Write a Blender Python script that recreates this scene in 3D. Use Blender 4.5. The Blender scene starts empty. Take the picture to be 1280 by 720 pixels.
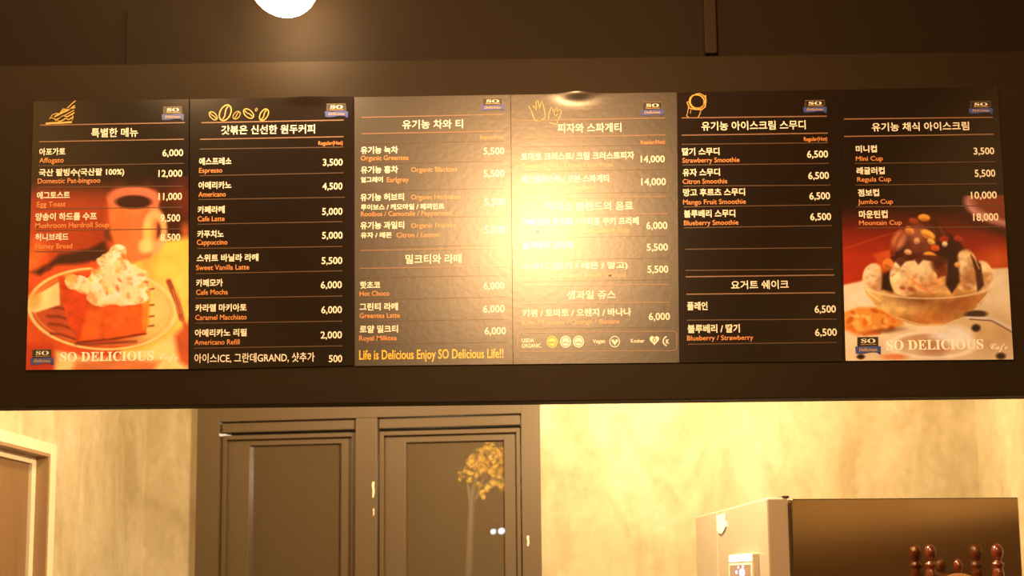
import bpy, bmesh, math, random
import numpy as np
from mathutils import Vector, Matrix

S = bpy.context.scene
COL = S.collection
random.seed(7)

# ------------------------------------------------------------------ camera
EYE = Vector((0.0, 0.0, 1.5))
F_PX, CY = 1150.0, 622.0
YAW, PITCH, ROLL = -0.0078, 0.0855, -0.0103


def cam_axes():
    cy, sy = math.cos(YAW), math.sin(YAW)
    cp, sp = math.cos(PITCH), math.sin(PITCH)
    f = Vector((sy * cp, cy * cp, sp))
    r = Vector((cy, -sy, 0))
    u = r.cross(f)
    c, s = math.cos(ROLL), math.sin(ROLL)
    return c * r + s * u, -s * r + c * u, f


RT, UP, FW = cam_axes()
cam_data = bpy.data.cameras.new('camera')
cam = bpy.data.objects.new('camera', cam_data)
COL.objects.link(cam)
M = Matrix((RT, UP, -FW)).transposed().to_4x4()
M.translation = EYE
cam.matrix_world = M
cam_data.sensor_fit = 'HORIZONTAL'
cam_data.sensor_width = 36.0
cam_data.lens = 36.0 * F_PX / 1280.0
cam_data.shift_y = (CY - 360.0) / 1280.0
cam_data.clip_start = 0.05
cam_data.dof.use_dof = True
cam_data.dof.focus_distance = 2.2
cam_data.dof.aperture_fstop = 5.0
S.camera = cam

# ------------------------------------------------------------------ world, exposure, lamps
S.view_settings.view_transform = 'Standard'
S.view_settings.look = 'None'
S.view_settings.gamma = 1.0
S.view_settings.use_curve_mapping = False
S.view_settings.exposure = 0.0
W = bpy.data.worlds.new('night')
S.world = W
W.use_nodes = True
W.node_tree.nodes['Background'].inputs[0].default_value = (0.010, 0.009, 0.012, 1)
W.node_tree.nodes['Background'].inputs[1].default_value = 0.5

WARM = (1.0, 0.61, 0.27)


def lamp(name, loc, watts, radius=0.08, color=WARM, spot=None, aim=None):
    d = bpy.data.lights.new(name, 'SPOT' if spot else 'POINT')
    d.energy = watts
    d.color = color
    d.shadow_soft_size = radius
    o = bpy.data.objects.new(name, d)
    COL.objects.link(o)
    o.location = loc
    if spot:
        d.spot_size = math.radians(spot)
        d.spot_blend = 0.8
        o.rotation_euler = (Vector(aim) - Vector(loc)).to_track_quat('-Z', 'Y').to_euler()
    return o


lamp('menu_spot_lamp', (0.095, 1.2, 3.03), 225, 0.12, (1.0, 0.54, 0.22))          # ceiling lamp mirrored in the glossy menu panels
lamp('kitchen_ceiling_lamp', (0.42, 3.0, 2.62), 330, 0.12, (1.0, 0.70, 0.36))    # behind the beam, close to the rear wall
lamp('kitchen_fill_light', (-1.2, 3.1, 2.75), 62, 0.10, (1.0, 0.66, 0.33))  # added fill, lifts the left wall and refrigerator front
lamp('dining_fill_light', (0.20, -1.5, 3.4), 95, 0.12)  # added general fill for the dining side, not a known fitting
lamp('left_fill_light', (-1.3, 1.8, 3.6), 48, 0.10)  # added fill that brightens the left end of the menu


# ------------------------------------------------------------------ pixel helpers (1280x720 photo)
def ray(px, py):
    return RT * ((px - 640.0) / F_PX) - UP * ((py - CY) / F_PX) + FW


def at(px, py, Y):
    d = ray(px, py)
    return EYE + d * ((Y - EYE.y) / d.y)


def hit(px, py, p, n):
    d = ray(px, py)
    return EYE + d * ((Vector(p) - EYE).dot(n) / d.dot(n))


def proj(P):
    v = np.asarray(P) - np.array(EYE)
    w = v @ np.array(FW)
    return 640 + F_PX * (v @ np.array(RT)) / w, CY - F_PX * (v @ np.array(UP)) / w


# ------------------------------------------------------------------ materials
def lin(c):
    c = np.asarray(c, float) / 255.0
    return np.where(c <= 0.04045, c / 12.92, ((c + 0.055) / 1.055) ** 2.4)


def mat(name, col, rough=0.5, metal=0.0, spec=0.5, emit=None, estr=0.0, noise=None, coat=0.0, bump=None):
    m = bpy.data.materials.new(name)
    m.use_nodes = True
    nt = m.node_tree
    b = nt.nodes['Principled BSDF']
    b.inputs['Base Color'].default_value = (*col, 1)
    b.inputs['Roughness'].default_value = rough
    b.inputs['Metallic'].default_value = metal
    b.inputs['Specular IOR Level'].default_value = spec
    b.inputs['Coat Weight'].default_value = coat
    b.inputs['Coat Roughness'].default_value = rough
    if emit:
        b.inputs['Emission Color'].default_value = (*emit, 1)
        b.inputs['Emission Strength'].default_value = estr
    if noise:                                   # (scale xyz, second colour, detail)
        sc, c2, det = noise
        tc = nt.nodes.new('ShaderNodeTexCoord')
        mp = nt.nodes.new('ShaderNodeMapping')
        mp.inputs['Scale'].default_value = sc
        nz = nt.nodes.new('ShaderNodeTexNoise')
        nz.inputs['Scale'].default_value = 1.0
        nz.inputs['Detail'].default_value = det
        rp = nt.nodes.new('ShaderNodeValToRGB')
        rp.color_ramp.elements[0].position = 0.35
        rp.color_ramp.elements[1].position = 0.65
        rp.color_ramp.elements[0].color = (*c2, 1)
        rp.color_ramp.elements[1].color = (*col, 1)
        nt.links.new(tc.outputs['Object'], mp.inputs[0])
        nt.links.new(mp.outputs[0], nz.inputs[0])
        nt.links.new(nz.outputs[0], rp.inputs[0])
        nt.links.new(rp.outputs[0], b.inputs['Base Color'])
        if bump:
            bp = nt.nodes.new('ShaderNodeBump')
            bp.inputs['Strength'].default_value = bump
            bp.inputs['Distance'].default_value = 0.01
            nt.links.new(nz.outputs[0], bp.inputs['Height'])
            nt.links.new(bp.outputs[0], b.inputs['Normal'])
    return m


def plaster(name):
    m = bpy.data.materials.new(name)
    m.use_nodes = True
    nt = m.node_tree
    N, L = nt.nodes, nt.links
    b = N['Principled BSDF']
    b.inputs['Roughness'].default_value = 0.75
    b.inputs['Specular IOR Level'].default_value = 0.25
    tc = N.new('ShaderNodeTexCoord')

    def nz(scale, detail, dist=0.0):
        mp = N.new('ShaderNodeMapping')
        mp.inputs['Scale'].default_value = scale
        n = N.new('ShaderNodeTexNoise')
        n.inputs['Scale'].default_value = 1.0
        n.inputs['Detail'].default_value = detail
        n.inputs['Distortion'].default_value = dist
        L.new(tc.outputs['Object'], mp.inputs[0])
        L.new(mp.outputs[0], n.inputs[0])
        return n

    def ramp(src, a, ca, c, cc):
        r = N.new('ShaderNodeValToRGB')
        r.color_ramp.elements[0].position = a
        r.color_ramp.elements[0].color = (*ca, 1)
        r.color_ramp.elements[1].position = c
        r.color_ramp.elements[1].color = (*cc, 1)
        L.new(src.outputs[0], r.inputs[0])
        return r
    big = ramp(nz((1.7, 1.7, 1.3), 5, 1.2), 0.36, (0.50, 0.42, 0.27), 0.64, (0.64, 0.57, 0.42))
    streak = ramp(nz((5, 5, 2.0), 5, 1.6), 0.34, (0.83, 0.81, 0.76), 0.62, (1, 1, 1))
    fine = ramp(nz((26, 26, 20), 6), 0.3, (0.88, 0.87, 0.84), 0.7, (1, 1, 1))
    m1 = N.new('ShaderNodeMix'); m1.data_type = 'RGBA'; m1.blend_type = 'MULTIPLY'; m1.inputs[0].default_value = 1
    m2 = N.new('ShaderNodeMix'); m2.data_type = 'RGBA'; m2.blend_type = 'MULTIPLY'; m2.inputs[0].default_value = 1
    L.new(big.outputs[0], m1.inputs[6]); L.new(streak.outputs[0], m1.inputs[7])
    L.new(m1.outputs[2], m2.inputs[6]); L.new(fine.outputs[0], m2.inputs[7])
    L.new(m2.outputs[2], b.inputs['Base Color'])
    return m


MT = {}
MT['plaster'] = plaster('trowelled_plaster')
MT['beam'] = mat('dark_beam_paint', (0.0175, 0.0110, 0.0050), 0.62, spec=0.12, noise=((3, 3, 3), (0.0150, 0.0094, 0.0042), 3))
MT['soffit'] = mat('dark_upper_paint', (0.010, 0.0062, 0.003), 0.7, spec=0.1)
MT['added_board'] = mat('added_dark_wood_board', (0.085, 0.048, 0.02), 0.5, noise=((4, 4, 30), (0.065, 0.037, 0.016), 4))  # for unseen boards added to darken the refrigerator's reflection
MT['ceiling'] = mat('dark_ceiling', (0.05, 0.042, 0.035), 0.8)
MT['floor'] = mat('concrete_floor', (0.22, 0.19, 0.15), 0.5, noise=((2, 2, 2), (0.15, 0.13, 0.10), 5))
MT['panel_dull'] = mat('menu_print_satin', (0.012, 0.0068, 0.0038), 0.39, spec=1.0, coat=0.2, noise=((60, 60, 60), (0.0105, 0.006, 0.0033), 3), bump=0.035)
MT['panel_gloss'] = mat('menu_print_gloss', (0.009, 0.0052, 0.0034), 0.22, spec=0.5)
MT['white'] = mat('white_print', (0.82, 0.80, 0.76), 0.34, spec=0.8)
MT['brightwhite'] = mat('bright_white_print', (0.93, 0.93, 0.93), 0.34, spec=0.8)
MT['orange'] = mat('orange_print', (0.64, 0.27, 0.095), 0.34, spec=0.8)
MT['yellow'] = mat('yellow_print', (0.85, 0.52, 0.05), 0.34, spec=0.8)
MT['gold'] = mat('gold_print', (0.55, 0.36, 0.10), 0.34, spec=0.8)
MT['rule'] = mat('fine_rule_print', (0.085, 0.05, 0.032), 0.34, spec=0.8)
MT['rule_bold'] = mat('bold_rule_print', (0.21, 0.125, 0.085), 0.34, spec=0.8)
MT['blue'] = mat('blue_print', (0.03, 0.06, 0.30), 0.34, spec=0.8)
MT['black'] = mat('black_print', (0.010, 0.008, 0.008), 0.34, spec=0.8)
MT['frame'] = mat('brown_window_paint', (0.105, 0.070, 0.036), 0.5, spec=0.5)
MT['doorpaint'] = mat('cream_door_paint', (0.74, 0.66, 0.50), 0.45)
MT['doorleaf'] = mat('tan_door_leaf', (0.23, 0.135, 0.065), 0.5, noise=((30, 30, 2), (0.21, 0.122, 0.058), 4))
MT['doorjamb'] = mat('tan_jamb_paint', (0.33, 0.21, 0.11), 0.5)
MT['steel'] = mat('brushed_steel', (0.60, 0.49, 0.33), 0.17, metal=1.0, noise=((2, 2, 160), (0.57, 0.46, 0.31), 2))
MT['fridgefront'] = mat('silver_door_paint', (0.46, 0.41, 0.34), 0.35, metal=0.25)
MT['gasket'] = mat('dark_gasket', (0.05, 0.035, 0.02), 0.6)
MT['wood'] = mat('red_brown_varnished_wood', (0.085, 0.016, 0.006), 0.16, spec=0.6, noise=((40, 40, 5), (0.06, 0.010, 0.004), 3))
MT['palewood'] = mat('pale_tan_wood', (0.50, 0.30, 0.15), 0.4)
MT['whiteplastic'] = mat('white_plastic', (0.85, 0.84, 0.82), 0.4)
MT['chip'] = mat('bare_cream_chip', (0.85, 0.75, 0.55), 0.6)
MT['metal_black'] = mat('black_lamp_metal', (0.02, 0.018, 0.016), 0.4)


# ------------------------------------------------------------------ mesh helpers
def obj(name, bm, materials, parent=None, smooth=False):
    me = bpy.data.meshes.new(name)
    bmesh.ops.recalc_face_normals(bm, faces=bm.faces)
    bm.to_mesh(me)
    bm.free()
    for m in (materials if isinstance(materials, (list, tuple)) else [materials]):
        me.materials.append(m)
    if smooth:
        for p in me.polygons:
            p.use_smooth = True
    o = bpy.data.objects.new(name, me)
    COL.objects.link(o)
    if parent:
        o.parent = parent
        o.matrix_parent_inverse = parent.matrix_world.inverted()
    return o


def empty(name, loc=(0, 0, 0), rotz=0.0):
    o = bpy.data.objects.new(name, None)
    COL.objects.link(o)
    o.location = loc
    o.rotation_euler = (0, 0, rotz)
    o.empty_display_size = 0.1
    o.matrix_basis = Matrix.Translation(Vector(loc)) @ Matrix.Rotation(rotz, 4, 'Z')
    bpy.context.view_layer.update()
    return o


def tag(o, label, cat, group=None):
    o['label'] = label
    o['category'] = cat
    if group:
        o['group'] = group
    return o


def struct(o):
    o['kind'] = 'structure'
    return o


def box(bm, lo, hi, X=None, bev=0.0, mi=0):
    """axis box lo..hi, optionally through matrix X"""
    r = bmesh.ops.create_cube(bm, size=1.0)
    vs = r['verts']
    lo, hi = Vector(lo), Vector(hi)
    c, s = (lo + hi) / 2, hi - lo
    for v in vs:
        v.co = Vector((v.co.x * s.x, v.co.y * s.y, v.co.z * s.z)) + c
    fs = set(f for v in vs for f in v.link_faces)
    if bev > 0:
        es = list(set(e for v in vs for e in v.link_edges))
        rr = bmesh.ops.bevel(bm, geom=es, offset=bev, segments=2, affect='EDGES', profile=0.5)
        fs = set(f for f in rr['faces']) | set(f for f in fs if f.is_valid)
        vs = list(set(v for f in fs for v in f.verts))
    for f in fs:
        f.material_index = mi
    if X is not None:
        bmesh.ops.transform(bm, matrix=X, verts=list(set(v for f in fs for v in f.verts)))
    return fs


def lathe(bm, prof, seg=24, X=None):
    rings = []
    for r, z in prof:
        if r < 1e-5:
            rings.append([bm.verts.new((0, 0, z))])
        else:
            rings.append([bm.verts.new((r * math.cos(2 * math.pi * k / seg), r * math.sin(2 * math.pi * k / seg), z)) for k in range(seg)])
    for a, b in zip(rings, rings[1:]):
        for k in range(seg):
            k2 = (k + 1) % seg
            if len(a) == 1 and len(b) == 1:
                continue
            if len(a) == 1:
                bm.faces.new((a[0], b[k], b[k2]))
            elif len(b) == 1:
                bm.faces.new((a[k], b[0], a[k2]))
            else:
                bm.faces.new((a[k], b[k], b[k2], a[k2]))
    vs = [v for r in rings for v in r]
    if X is not None:
        bmesh.ops.transform(bm, matrix=X, verts=vs)
    return vs


def tube(bm, pts, r, seg=12):
    pts = [Vector(p) for p in pts]
    rings = []
    for i, p in enumerate(pts):
        t = (pts[min(i + 1, len(pts) - 1)] - pts[max(i - 1, 0)]).normalized()
        a = t.orthogonal().normalized() if i == 0 else (a - t * a.dot(t)).normalized()
        b = t.cross(a)
        rr = r[i] if isinstance(r, (list, tuple)) else r
        rings.append([bm.verts.new(p + (a * math.cos(2 * math.pi * k / seg) + b * math.sin(2 * math.pi * k / seg)) * rr) for k in range(seg)])
    for q, s in zip(rings, rings[1:]):
        for k in range(seg):
            bm.faces.new((q[k], q[(k + 1) % seg], s[(k + 1) % seg], s[k]))
    bm.faces.new(rings[0][::-1])
    bm.faces.new(rings[-1])


# ------------------------------------------------------------------ room shell
HY = 2.60                        # front face of the sign beam
YL = 4.80                        # rear wall depth at its left corner
LC = at(182, 600, YL)            # left rear corner
th = math.radians(5.5)           # the rear wall runs slightly towards the viewer on the right
wd = Vector((math.cos(th), -math.sin(th), 0))
wn = Vector((-math.sin(th), -math.cos(th), 0))     # into the room
RC = hit(1221, 560, LC, wn)      # right rear corner
CEIL = 3.75
XL, XR = LC.x, RC.x


def plane_M(origin, xdir, ndir):
    """local x along wall, local y into the room, z up"""
    m = Matrix((xdir, ndir, Vector((0, 0, 1)))).transposed().to_4x4()
    m.translation = Vector(origin)
    return m


WO = Vector((LC.x, LC.y, 0))
WM = plane_M(WO, wd, wn)
WMI = WM.inverted()
wall_len = (Vector((RC.x, RC.y, 0)) - WO).length


def wl(px, py, depth=0.0):
    """pixel -> rear wall local coordinates on the plane 'depth' in front of the wall"""
    p = hit(px, py, WO + wn * depth, wn)
    q = WMI @ p
    return q


# window opening in rear wall coordinates
w_l = wl(249, 600).x
w_r = wl(676, 600).x
w_t = wl(460, 490).z
w_b = 0.85
bm = bmesh.new()
box(bm, (-0.15, -0.2, 0), (w_l, 0, CEIL), WM)
box(bm, (w_r, -0.2, 0), (wall_len + 0.15, 0, CEIL), WM)
box(bm, (w_l, -0.2, w_t), (w_r, 0, CEIL), WM)
box(bm, (w_l, -0.2, 0), (w_r, 0, w_b), WM)
struct(obj('wall_back', bm, MT['plaster']))

# left wall with door opening (local x runs from the rear corner towards the viewer)
dir_l = Vector((0.0, -1, 0))
LM = plane_M(WO, dir_l, Vector((1, 0, 0)))
LMI = LM.inverted()


def ll(px, py, depth=0.0):
    return LMI @ hit(px, py, WO + Vector((depth, 0, 0)), Vector((1, 0, 0)))


d_far = ll(70.0, 600, 0.012).x          # outer edge of casing, far side
d_top = ll(70.0, 556, 0.012).z
d_near = d_far + 1.02
L_END = 8.6
bm = bmesh.new()
box(bm, (-0.1, -0.2, 0), (d_far + 0.03, 0, CEIL), LM)
box(bm, (d_near - 0.03, -0.2, 0), (L_END, 0, CEIL), LM)
box(bm, (d_far + 0.03, -0.2, d_top - 0.03), (d_near - 0.03, 0, CEIL), LM)
struct(obj('wall_left', bm, MT['plaster']))
bm = bmesh.new()
box(bm, (XR, -4.0, 0), (XR + 0.2, RC.y + 0.3, CEIL))
struct(obj('wall_right', bm, MT['plaster']))
bm = bmesh.new()
box(bm, (XL - 0.2, -4.0, 0), (XR + 0.2, -3.8, CEIL))
struct(obj('wall_front', bm, MT['plaster']))
bm = bmesh.new()
box(bm, (XL, -3.8, 0), (XR, -3.77, 1.74), bev=0.004)
struct(obj('added_board_front', bm, MT['added_board']))  # added behind the viewer as a dark lower half for steel reflections
bm = bmesh.new()
box(bm, (XR - 0.03, -3.77, 0), (XR, 2.56, 1.74), bev=0.004)
struct(obj('added_board_right', bm, MT['added_board']))  # added out of view so the steel side reflects darker lower down
bm = bmesh.new()
box(bm, (XL, -3.77, 0), (XL + 0.03, 2.3, 1.74), bev=0.004)
struct(obj('added_board_left', bm, MT['added_board']))  # unseen, added to match the board on the right
bm = bmesh.new()
box(bm, (XL - 0.4, -4.0, -0.1), (XR + 0.4, 5.2, 0))
struct(obj('floor', bm, MT['floor']))
bm = bmesh.new()
box(bm, (XL - 0.4, -4.0, CEIL), (XR + 0.4, 5.2, CEIL + 0.1))
struct(obj('ceiling', bm, MT['ceiling']))

# sign beam and the darker wall above it
hb = at(640, 502, HY).z
ht = at(640, 73, HY).z
bm = bmesh.new()
box(bm, (XL, HY, hb), (XR, HY + 0.055, ht), bev=0.003)
struct(obj('trim_1', bm, MT['beam']))
bm = bmesh.new()
box(bm, (XL, HY + 0.03, ht - 0.02), (XR, HY + 0.16, CEIL))
ux = at(160, 40, HY + 0.03).x
ux2 = at(420, 40, HY + 0.03).x
uz = at(300, 12, HY + 0.03).z
box(bm, (ux, HY + 0.022, ht - 0.02), (XR, HY + 0.04, uz))        # plain board fixed on the upper wall
struct(obj('wall_upper', bm, MT['soffit']))
# slim upright conduit on the upper wall
cx0, cx1 = at(880, 40, HY).x, at(895, 40, HY).x
bm = bmesh.new()
box(bm, (cx0, HY - 0.012, ht + 0.002), (cx1, HY + 0.0215, CEIL), bev=0.004)
cpt = empty('cable_trunking', ((cx0 + cx1) / 2, HY + 0.01, ht))
obj('cover', bm, MT['beam'], cpt)
for z in (ht + 0.36, ht + 0.66):
    bm = bmesh.new()
    box(bm, (cx0 - 0.006, HY - 0.014, z), (cx1 + 0.006, HY + 0.0215, z + 0.02), bev=0.002)
    obj('clip', bm, MT['metal_black'], cpt)
tag(cpt, 'slim dark upright cable trunking on the wall above the menu beam', 'trunking')

# ------------------------------------------------------------------ window
win = empty('window_1', WM @ Vector((w_l, 0, w_b)))
struct(win)


def wbox(bm, x0, x1, z0, z1, d0, d1, bev=0.002):
    box(bm, (x0, d0, z0), (x1, d1, z1), WM, bev)


fd = 0.035
ml, mr = wl(444, 600, fd).x, wl(471, 600, fd).x      # mullion
sl, sr = wl(273, 600, fd).x, wl(652, 600, fd).x      # inner edges of side stiles
lt, rt_ = wl(360, 526, fd).z, wl(560, 518, fd).z     # opening tops
ot = (lt + rt_) / 2
bm = bmesh.new()
wbox(bm, w_l, sl, w_b, w_t, -0.12, fd)
wbox(bm, sr, w_r, w_b, w_t, -0.12, fd)
wbox(bm, ml, mr, w_b + 0.06, ot, -0.12, fd - 0.001)
wbox(bm, sl, sr, ot, w_t, -0.12, fd)
wbox(bm, sl, sr, w_b, w_b + 0.06, -0.12, fd)
obj('window_frame', bm, MT['frame'], win)
# screen cloth
m = bpy.data.materials.new('insect_screen_mesh')
m.use_nodes = True
nt = m.node_tree
b = nt.nodes['Principled BSDF']
b.inputs['Base Color'].default_value = (0.105, 0.068, 0.028, 1)
b.inputs['Roughness'].default_value = 0.7
tr = nt.nodes.new('ShaderNodeBsdfTransparent')
mx = nt.nodes.new('ShaderNodeMixShader')
tcn = nt.nodes.new('ShaderNodeTexCoord')
wv = nt.nodes.new('ShaderNodeTexNoise'); wv.inputs['Scale'].default_value = 1.0
mpn = nt.nodes.new('ShaderNodeMapping'); mpn.inputs['Scale'].default_value = (30, 30, 0.6)
mr_ = nt.nodes.new('ShaderNodeMapRange')
mr_.inputs[3].default_value = 0.62; mr_.inputs[4].default_value = 0.72
nt.links.new(tcn.outputs['Object'], mpn.inputs[0]); nt.links.new(mpn.outputs[0], wv.inputs[0])
nt.links.new(wv.outputs[0], mr_.inputs[0]); nt.links.new(mr_.outputs[0], mx.inputs[0])
nt.links.new(tr.outputs[0], mx.inputs[1]); nt.links.new(b.outputs[0], mx.inputs[2])
nt.links.new(mx.outputs[0], nt.nodes['Material Output'].inputs[0])
MT['screen'] = m
m = bpy.data.materials.new('window_glass')
m.use_nodes = True
nt = m.node_tree
g = nt.nodes.new('ShaderNodeBsdfGlossy'); g.inputs['Roughness'].default_value = 0.03
tr = nt.nodes.new('ShaderNodeBsdfTransparent')
fr = nt.nodes.new('ShaderNodeFresnel'); fr.inputs[0].default_value = 1.5
mx = nt.nodes.new('ShaderNodeMixShader')
nt.links.new(fr.outputs[0], mx.inputs[0]); nt.links.new(tr.outputs[0], mx.inputs[1]); nt.links.new(g.outputs[0], mx.inputs[2])
nt.links.new(mx.outputs[0], nt.nodes['Material Output'].inputs[0])
MT['glass'] = m


def sash(x0, x1, ztop, g0, g1, gt, name_lab):
    """screen housing rail on top, stepped sash frame, screen and pane; all in wall-local metres"""
    e = empty('sash', WM @ Vector(((x0 + x1) / 2, 0, w_b + 0.06)))
    e.parent = win
    e.matrix_parent_inverse = win.matrix_world.inverted()
    zb = w_b + 0.06
    gap = 0.006
    hr = 0.055                                        # top housing rail
    bm = bmesh.new()
    wbox(bm, x0 + gap, x1 - gap, ztop - hr, ztop - gap, -0.06, 0.018, 0.003)
    obj('top_rail', bm, MT['frame'], e)
    zt = ztop - hr - 0.014
    bm = bmesh.new()
    a = 0.028                                         # outer step
    for (p0, p1, q0, q1) in ((x0 + gap, x0 + a, zb, zt), (x1 - a, x1 - gap, zb, zt), (x0 + a, x1 - a, zt - 0.022, zt), (x0 + a, x1 - a, zb, zb + 0.03)):
        wbox(bm, p0, p1, q0, q1, -0.07, 0.008)
    # inner flat stiles, set deeper
    for (p0, p1, q0, q1) in ((x0 + a, g0, zb + 0.03, zt - 0.022), (g1, x1 - a, zb + 0.03, zt - 0.022), (g0, g1, gt, zt - 0.022), (g0, g1, zb + 0.03, zb + 0.12)):
        wbox(bm, p0, p1, q0, q1, -0.08, -0.018)
    obj('sash_frame', bm, MT['frame'], e)
    bm = bmesh.new()
    wbox(bm, g0 - 0.005, g1 + 0.005, zb + 0.115, gt + 0.005, -0.0395, -0.038, 0)
    obj('insect_screen', bm, MT['screen'], e)
    bm = bmesh.new()
    wbox(bm, g0 - 0.005, g1 + 0.005, zb + 0.115, gt + 0.005, -0.066, -0.060, 0)
    obj('glass_pane', bm, MT['glass'], e)
    return e


dg = -0.03
sash(sl, ml, ot, wl(312, 640, dg).x, wl(427, 640, dg).x, wl(370, 556, dg).z, '')
sash(mr, sr, ot, wl(508, 640, dg).x, wl(631, 640, dg).x, wl(570, 552, dg).z, '')
# knocked-off paint on the mullion and right stile
for (px, py, ww, hh) in ((466.5, 612, 4, 22), (467, 640, 2, 10), (660, 676, 3.5, 14)):
    p = wl(px, py, fd)
    bm = bmesh.new()
    k = 1 / 262.0
    pts = [(-.3, -.5), (.2, -.46), (.5, -.1), (.32, .2), (.5, .45), (-.1, .5), (-.5, .3), (-.2, 0)]
    lo = [bm.verts.new(WM @ Vector((p.x + a * ww * k, fd - 0.0005, p.z + c * hh * k))) for a, c in pts]
    hi = [bm.verts.new(WM @ Vector((p.x + a * ww * k, fd + 0.0012, p.z + c * hh * k))) for a, c in pts]
    bm.faces.new(lo); bm.faces.new(hi)
    for i in range(8):
        bm.faces.new((lo[i], lo[(i + 1) % 8], hi[(i + 1) % 8], hi[i]))
    o = obj('paint_chip', bm, MT['chip'], win)
    o['label'] = 'bare cream chip in the brown paint'

# outdoors behind the window: a lit yellow tree and two street lamps
MT['leafy'] = mat('yellow_autumn_leaves', (0.75, 0.42, 0.03), 0.6)
MT['bark'] = mat('grey_bark', (0.12, 0.09, 0.06), 0.8)
MT['glow'] = mat('street_globe', (0.9, 0.95, 1.0), 0.4, emit=(0.85, 0.93, 1.0), estr=14.0)
tc = at(610, 577, 9.0)
tree = empty('yellow_tree', (tc.x - .2, tc.y, -0.2))
bm = bmesh.new()
rnd = random.Random(3)
for i in range(700):
    c = rnd.choice(((0, 0, 0, .26), (-.16, 0, -.05, .2), (.22, .05, -.02, .24), (.05, .1, .12, .2), (-.32, 0, -.2, .16), (-.1, 0, -.45, .17), (.2, 0, -.35, .22)))
    if c[2] < -.15 and rnd.random() < .8:
        continue
    v = Vector((rnd.gauss(0, 1), rnd.gauss(0, 1), rnd.gauss(0, 1))).normalized() * (rnd.random() ** .4) * c[3]
    p = tc + (Vector(c[:3]) + v) * .62
    q = Matrix.Rotation(rnd.random() * 6.28, 3, Vector((rnd.random() - .5, rnd.random() - .5, rnd.random() - .5)))
    s = 0.022 + rnd.random() * 0.02
    bm.faces.new([bm.verts.new(p + q @ Vector(t) * s) for t in ((-1, 0, 0), (0, -.8, .15), (1, 0, 0), (.5, .9, .1), (-.5, .9, .1))])
obj('leaves', bm, MT['leafy'], tree)
bm = bmesh.new()
tube(bm, [(tc.x - .2, tc.y, -0.2), (tc.x - .21, tc.y, 1.2), (tc.x - .16, tc.y, tc.z - .35), (tc.x - .08, tc.y, tc.z + .02)], [.05, .04, .03, .012], 10)
for a, bb, cc in ((-.2, 0, -.12), (.16, 0.05, -.06), (.05, .1, .06)):
    tube(bm, [(tc.x - .17, tc.y, tc.z - .42), (tc.x - .1 + a * .5, tc.y + bb, tc.z - .22), (tc.x + a, tc.y + bb, tc.z + cc)], [.022, .015, .006], 8)
obj('trunk', bm, MT['bark'], tree)
tag(tree, 'yellow autumn tree seen outside through the right window pane', 'tree')
lamp('street_light', (tc.x - 0.3, tc.y - 1.2, tc.z - 0.2), 600, 0.1, (1, 0.8, 0.5))
for i, (px, py, r) in enumerate(((616.5, 664.5, .030), (627, 664, .045))):
    c = at(px, py, (10.5, 13.0)[i])
    e = empty('street_lamp', (c.x, c.y, -0.2))
    bm = bmesh.new()
    lathe(bm, [(r * math.sin(math.pi * k / 10), -r * math.cos(math.pi * k / 10)) for k in range(11)], 16, Matrix.Translation(c))
    obj('lamp_globe', bm, MT['glow'], e, True)
    bm = bmesh.new()
    lathe(bm, [(0, -.2), (.06, -.2), (.05, 0), (.022, .1), (.018, c.z - r), (0, c.z - r + .005)], 12, Matrix.Translation((c.x, c.y, 0)))
    obj('lamp_post', bm, MT['metal_black'], e)
    tag(e, ['left one of two small white lamps outside the right window pane', 'right one of two small white lamps, against the pane edge outside'][i], 'street lamp', 'street lamps outside the window')
bm = bmesh.new()
box(bm, (-8, 5.2, -0.4), (8, 14, -0.2))
struct(obj('ground', bm, MT['floor']))

# ------------------------------------------------------------------ door in the left wall
door = empty('door_1', LM @ Vector((d_far, 0, 0)))
struct(door)


def lbox(bm, x0, x1, z0, z1, d0, d1, bev=0.002):
    box(bm, (x0, d0, z0), (x1, d1, z1), LM, bev)


cw = 0.046
bm = bmesh.new()                                        # face casing
lbox(bm, d_far, d_far + cw, 0, d_top, -0.02, 0.012)
lbox(bm, d_near - cw, d_near, 0, d_top, -0.02, 0.012)
lbox(bm, d_far + cw, d_near - cw, d_top - cw, d_top, -0.02, 0.012)
obj('door_casing', bm, MT['doorpaint'], door)
bm = bmesh.new()                                        # jamb lining
j = d_far + cw
k = d_near - cw
jz = d_top - cw
lbox(bm, j, j + 0.013, 0, jz, -0.19, 0.0105)
lbox(bm, k - 0.013, k, 0, jz, -0.19, 0.0105)
lbox(bm, j + 0.013, k - 0.013, jz - 0.013, jz, -0.19, 0.0105)
obj('door_jamb', bm, MT['doorjamb'], door)
bm = bmesh.new()                                        # stop bead
j2, k2, jz2 = j + 0.013, k - 0.013, jz - 0.013
lbox(bm, j2, j2 + 0.030, 0, jz2, -0.19, -0.042)
lbox(bm, k2 - 0.030, k2, 0, jz2, -0.19, -0.042)
lbox(bm, j2 + 0.030, k2 - 0.030, jz2 - 0.030, jz2, -0.19, -0.042)
obj('door_stop', bm, MT['doorpaint'], door)
bm = bmesh.new()                                        # panelled leaf
lbox(bm, j2 + 0.030, k2 - 0.030, 0.01, jz2 - 0.030, -0.185, -0.056)
for z0, z1 in ((0.15, 0.95), (1.1, 1.75)):
    lbox(bm, j2 + 0.17, k2 - 0.17, z0, z1, -0.06, -0.05, 0.006)
obj('door_leaf', bm, MT['doorleaf'], door)
bm = bmesh.new()
pp = LM @ Vector((k2 - 0.09, -0.050, 1.0))
lathe(bm, [(0, 0), (.026, 0), (.026, .008), (.012, .012), (.012, .04), (.026, .05), (.028, .062), (.018, .075), (0, .078)], 20,
      Matrix.Translation(pp - Vector((.007, 0, 0))) @ Matrix.Rotation(math.pi / 2, 4, 'Y'))
obj('door_handle', bm, MT['steel'], door, True)
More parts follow.
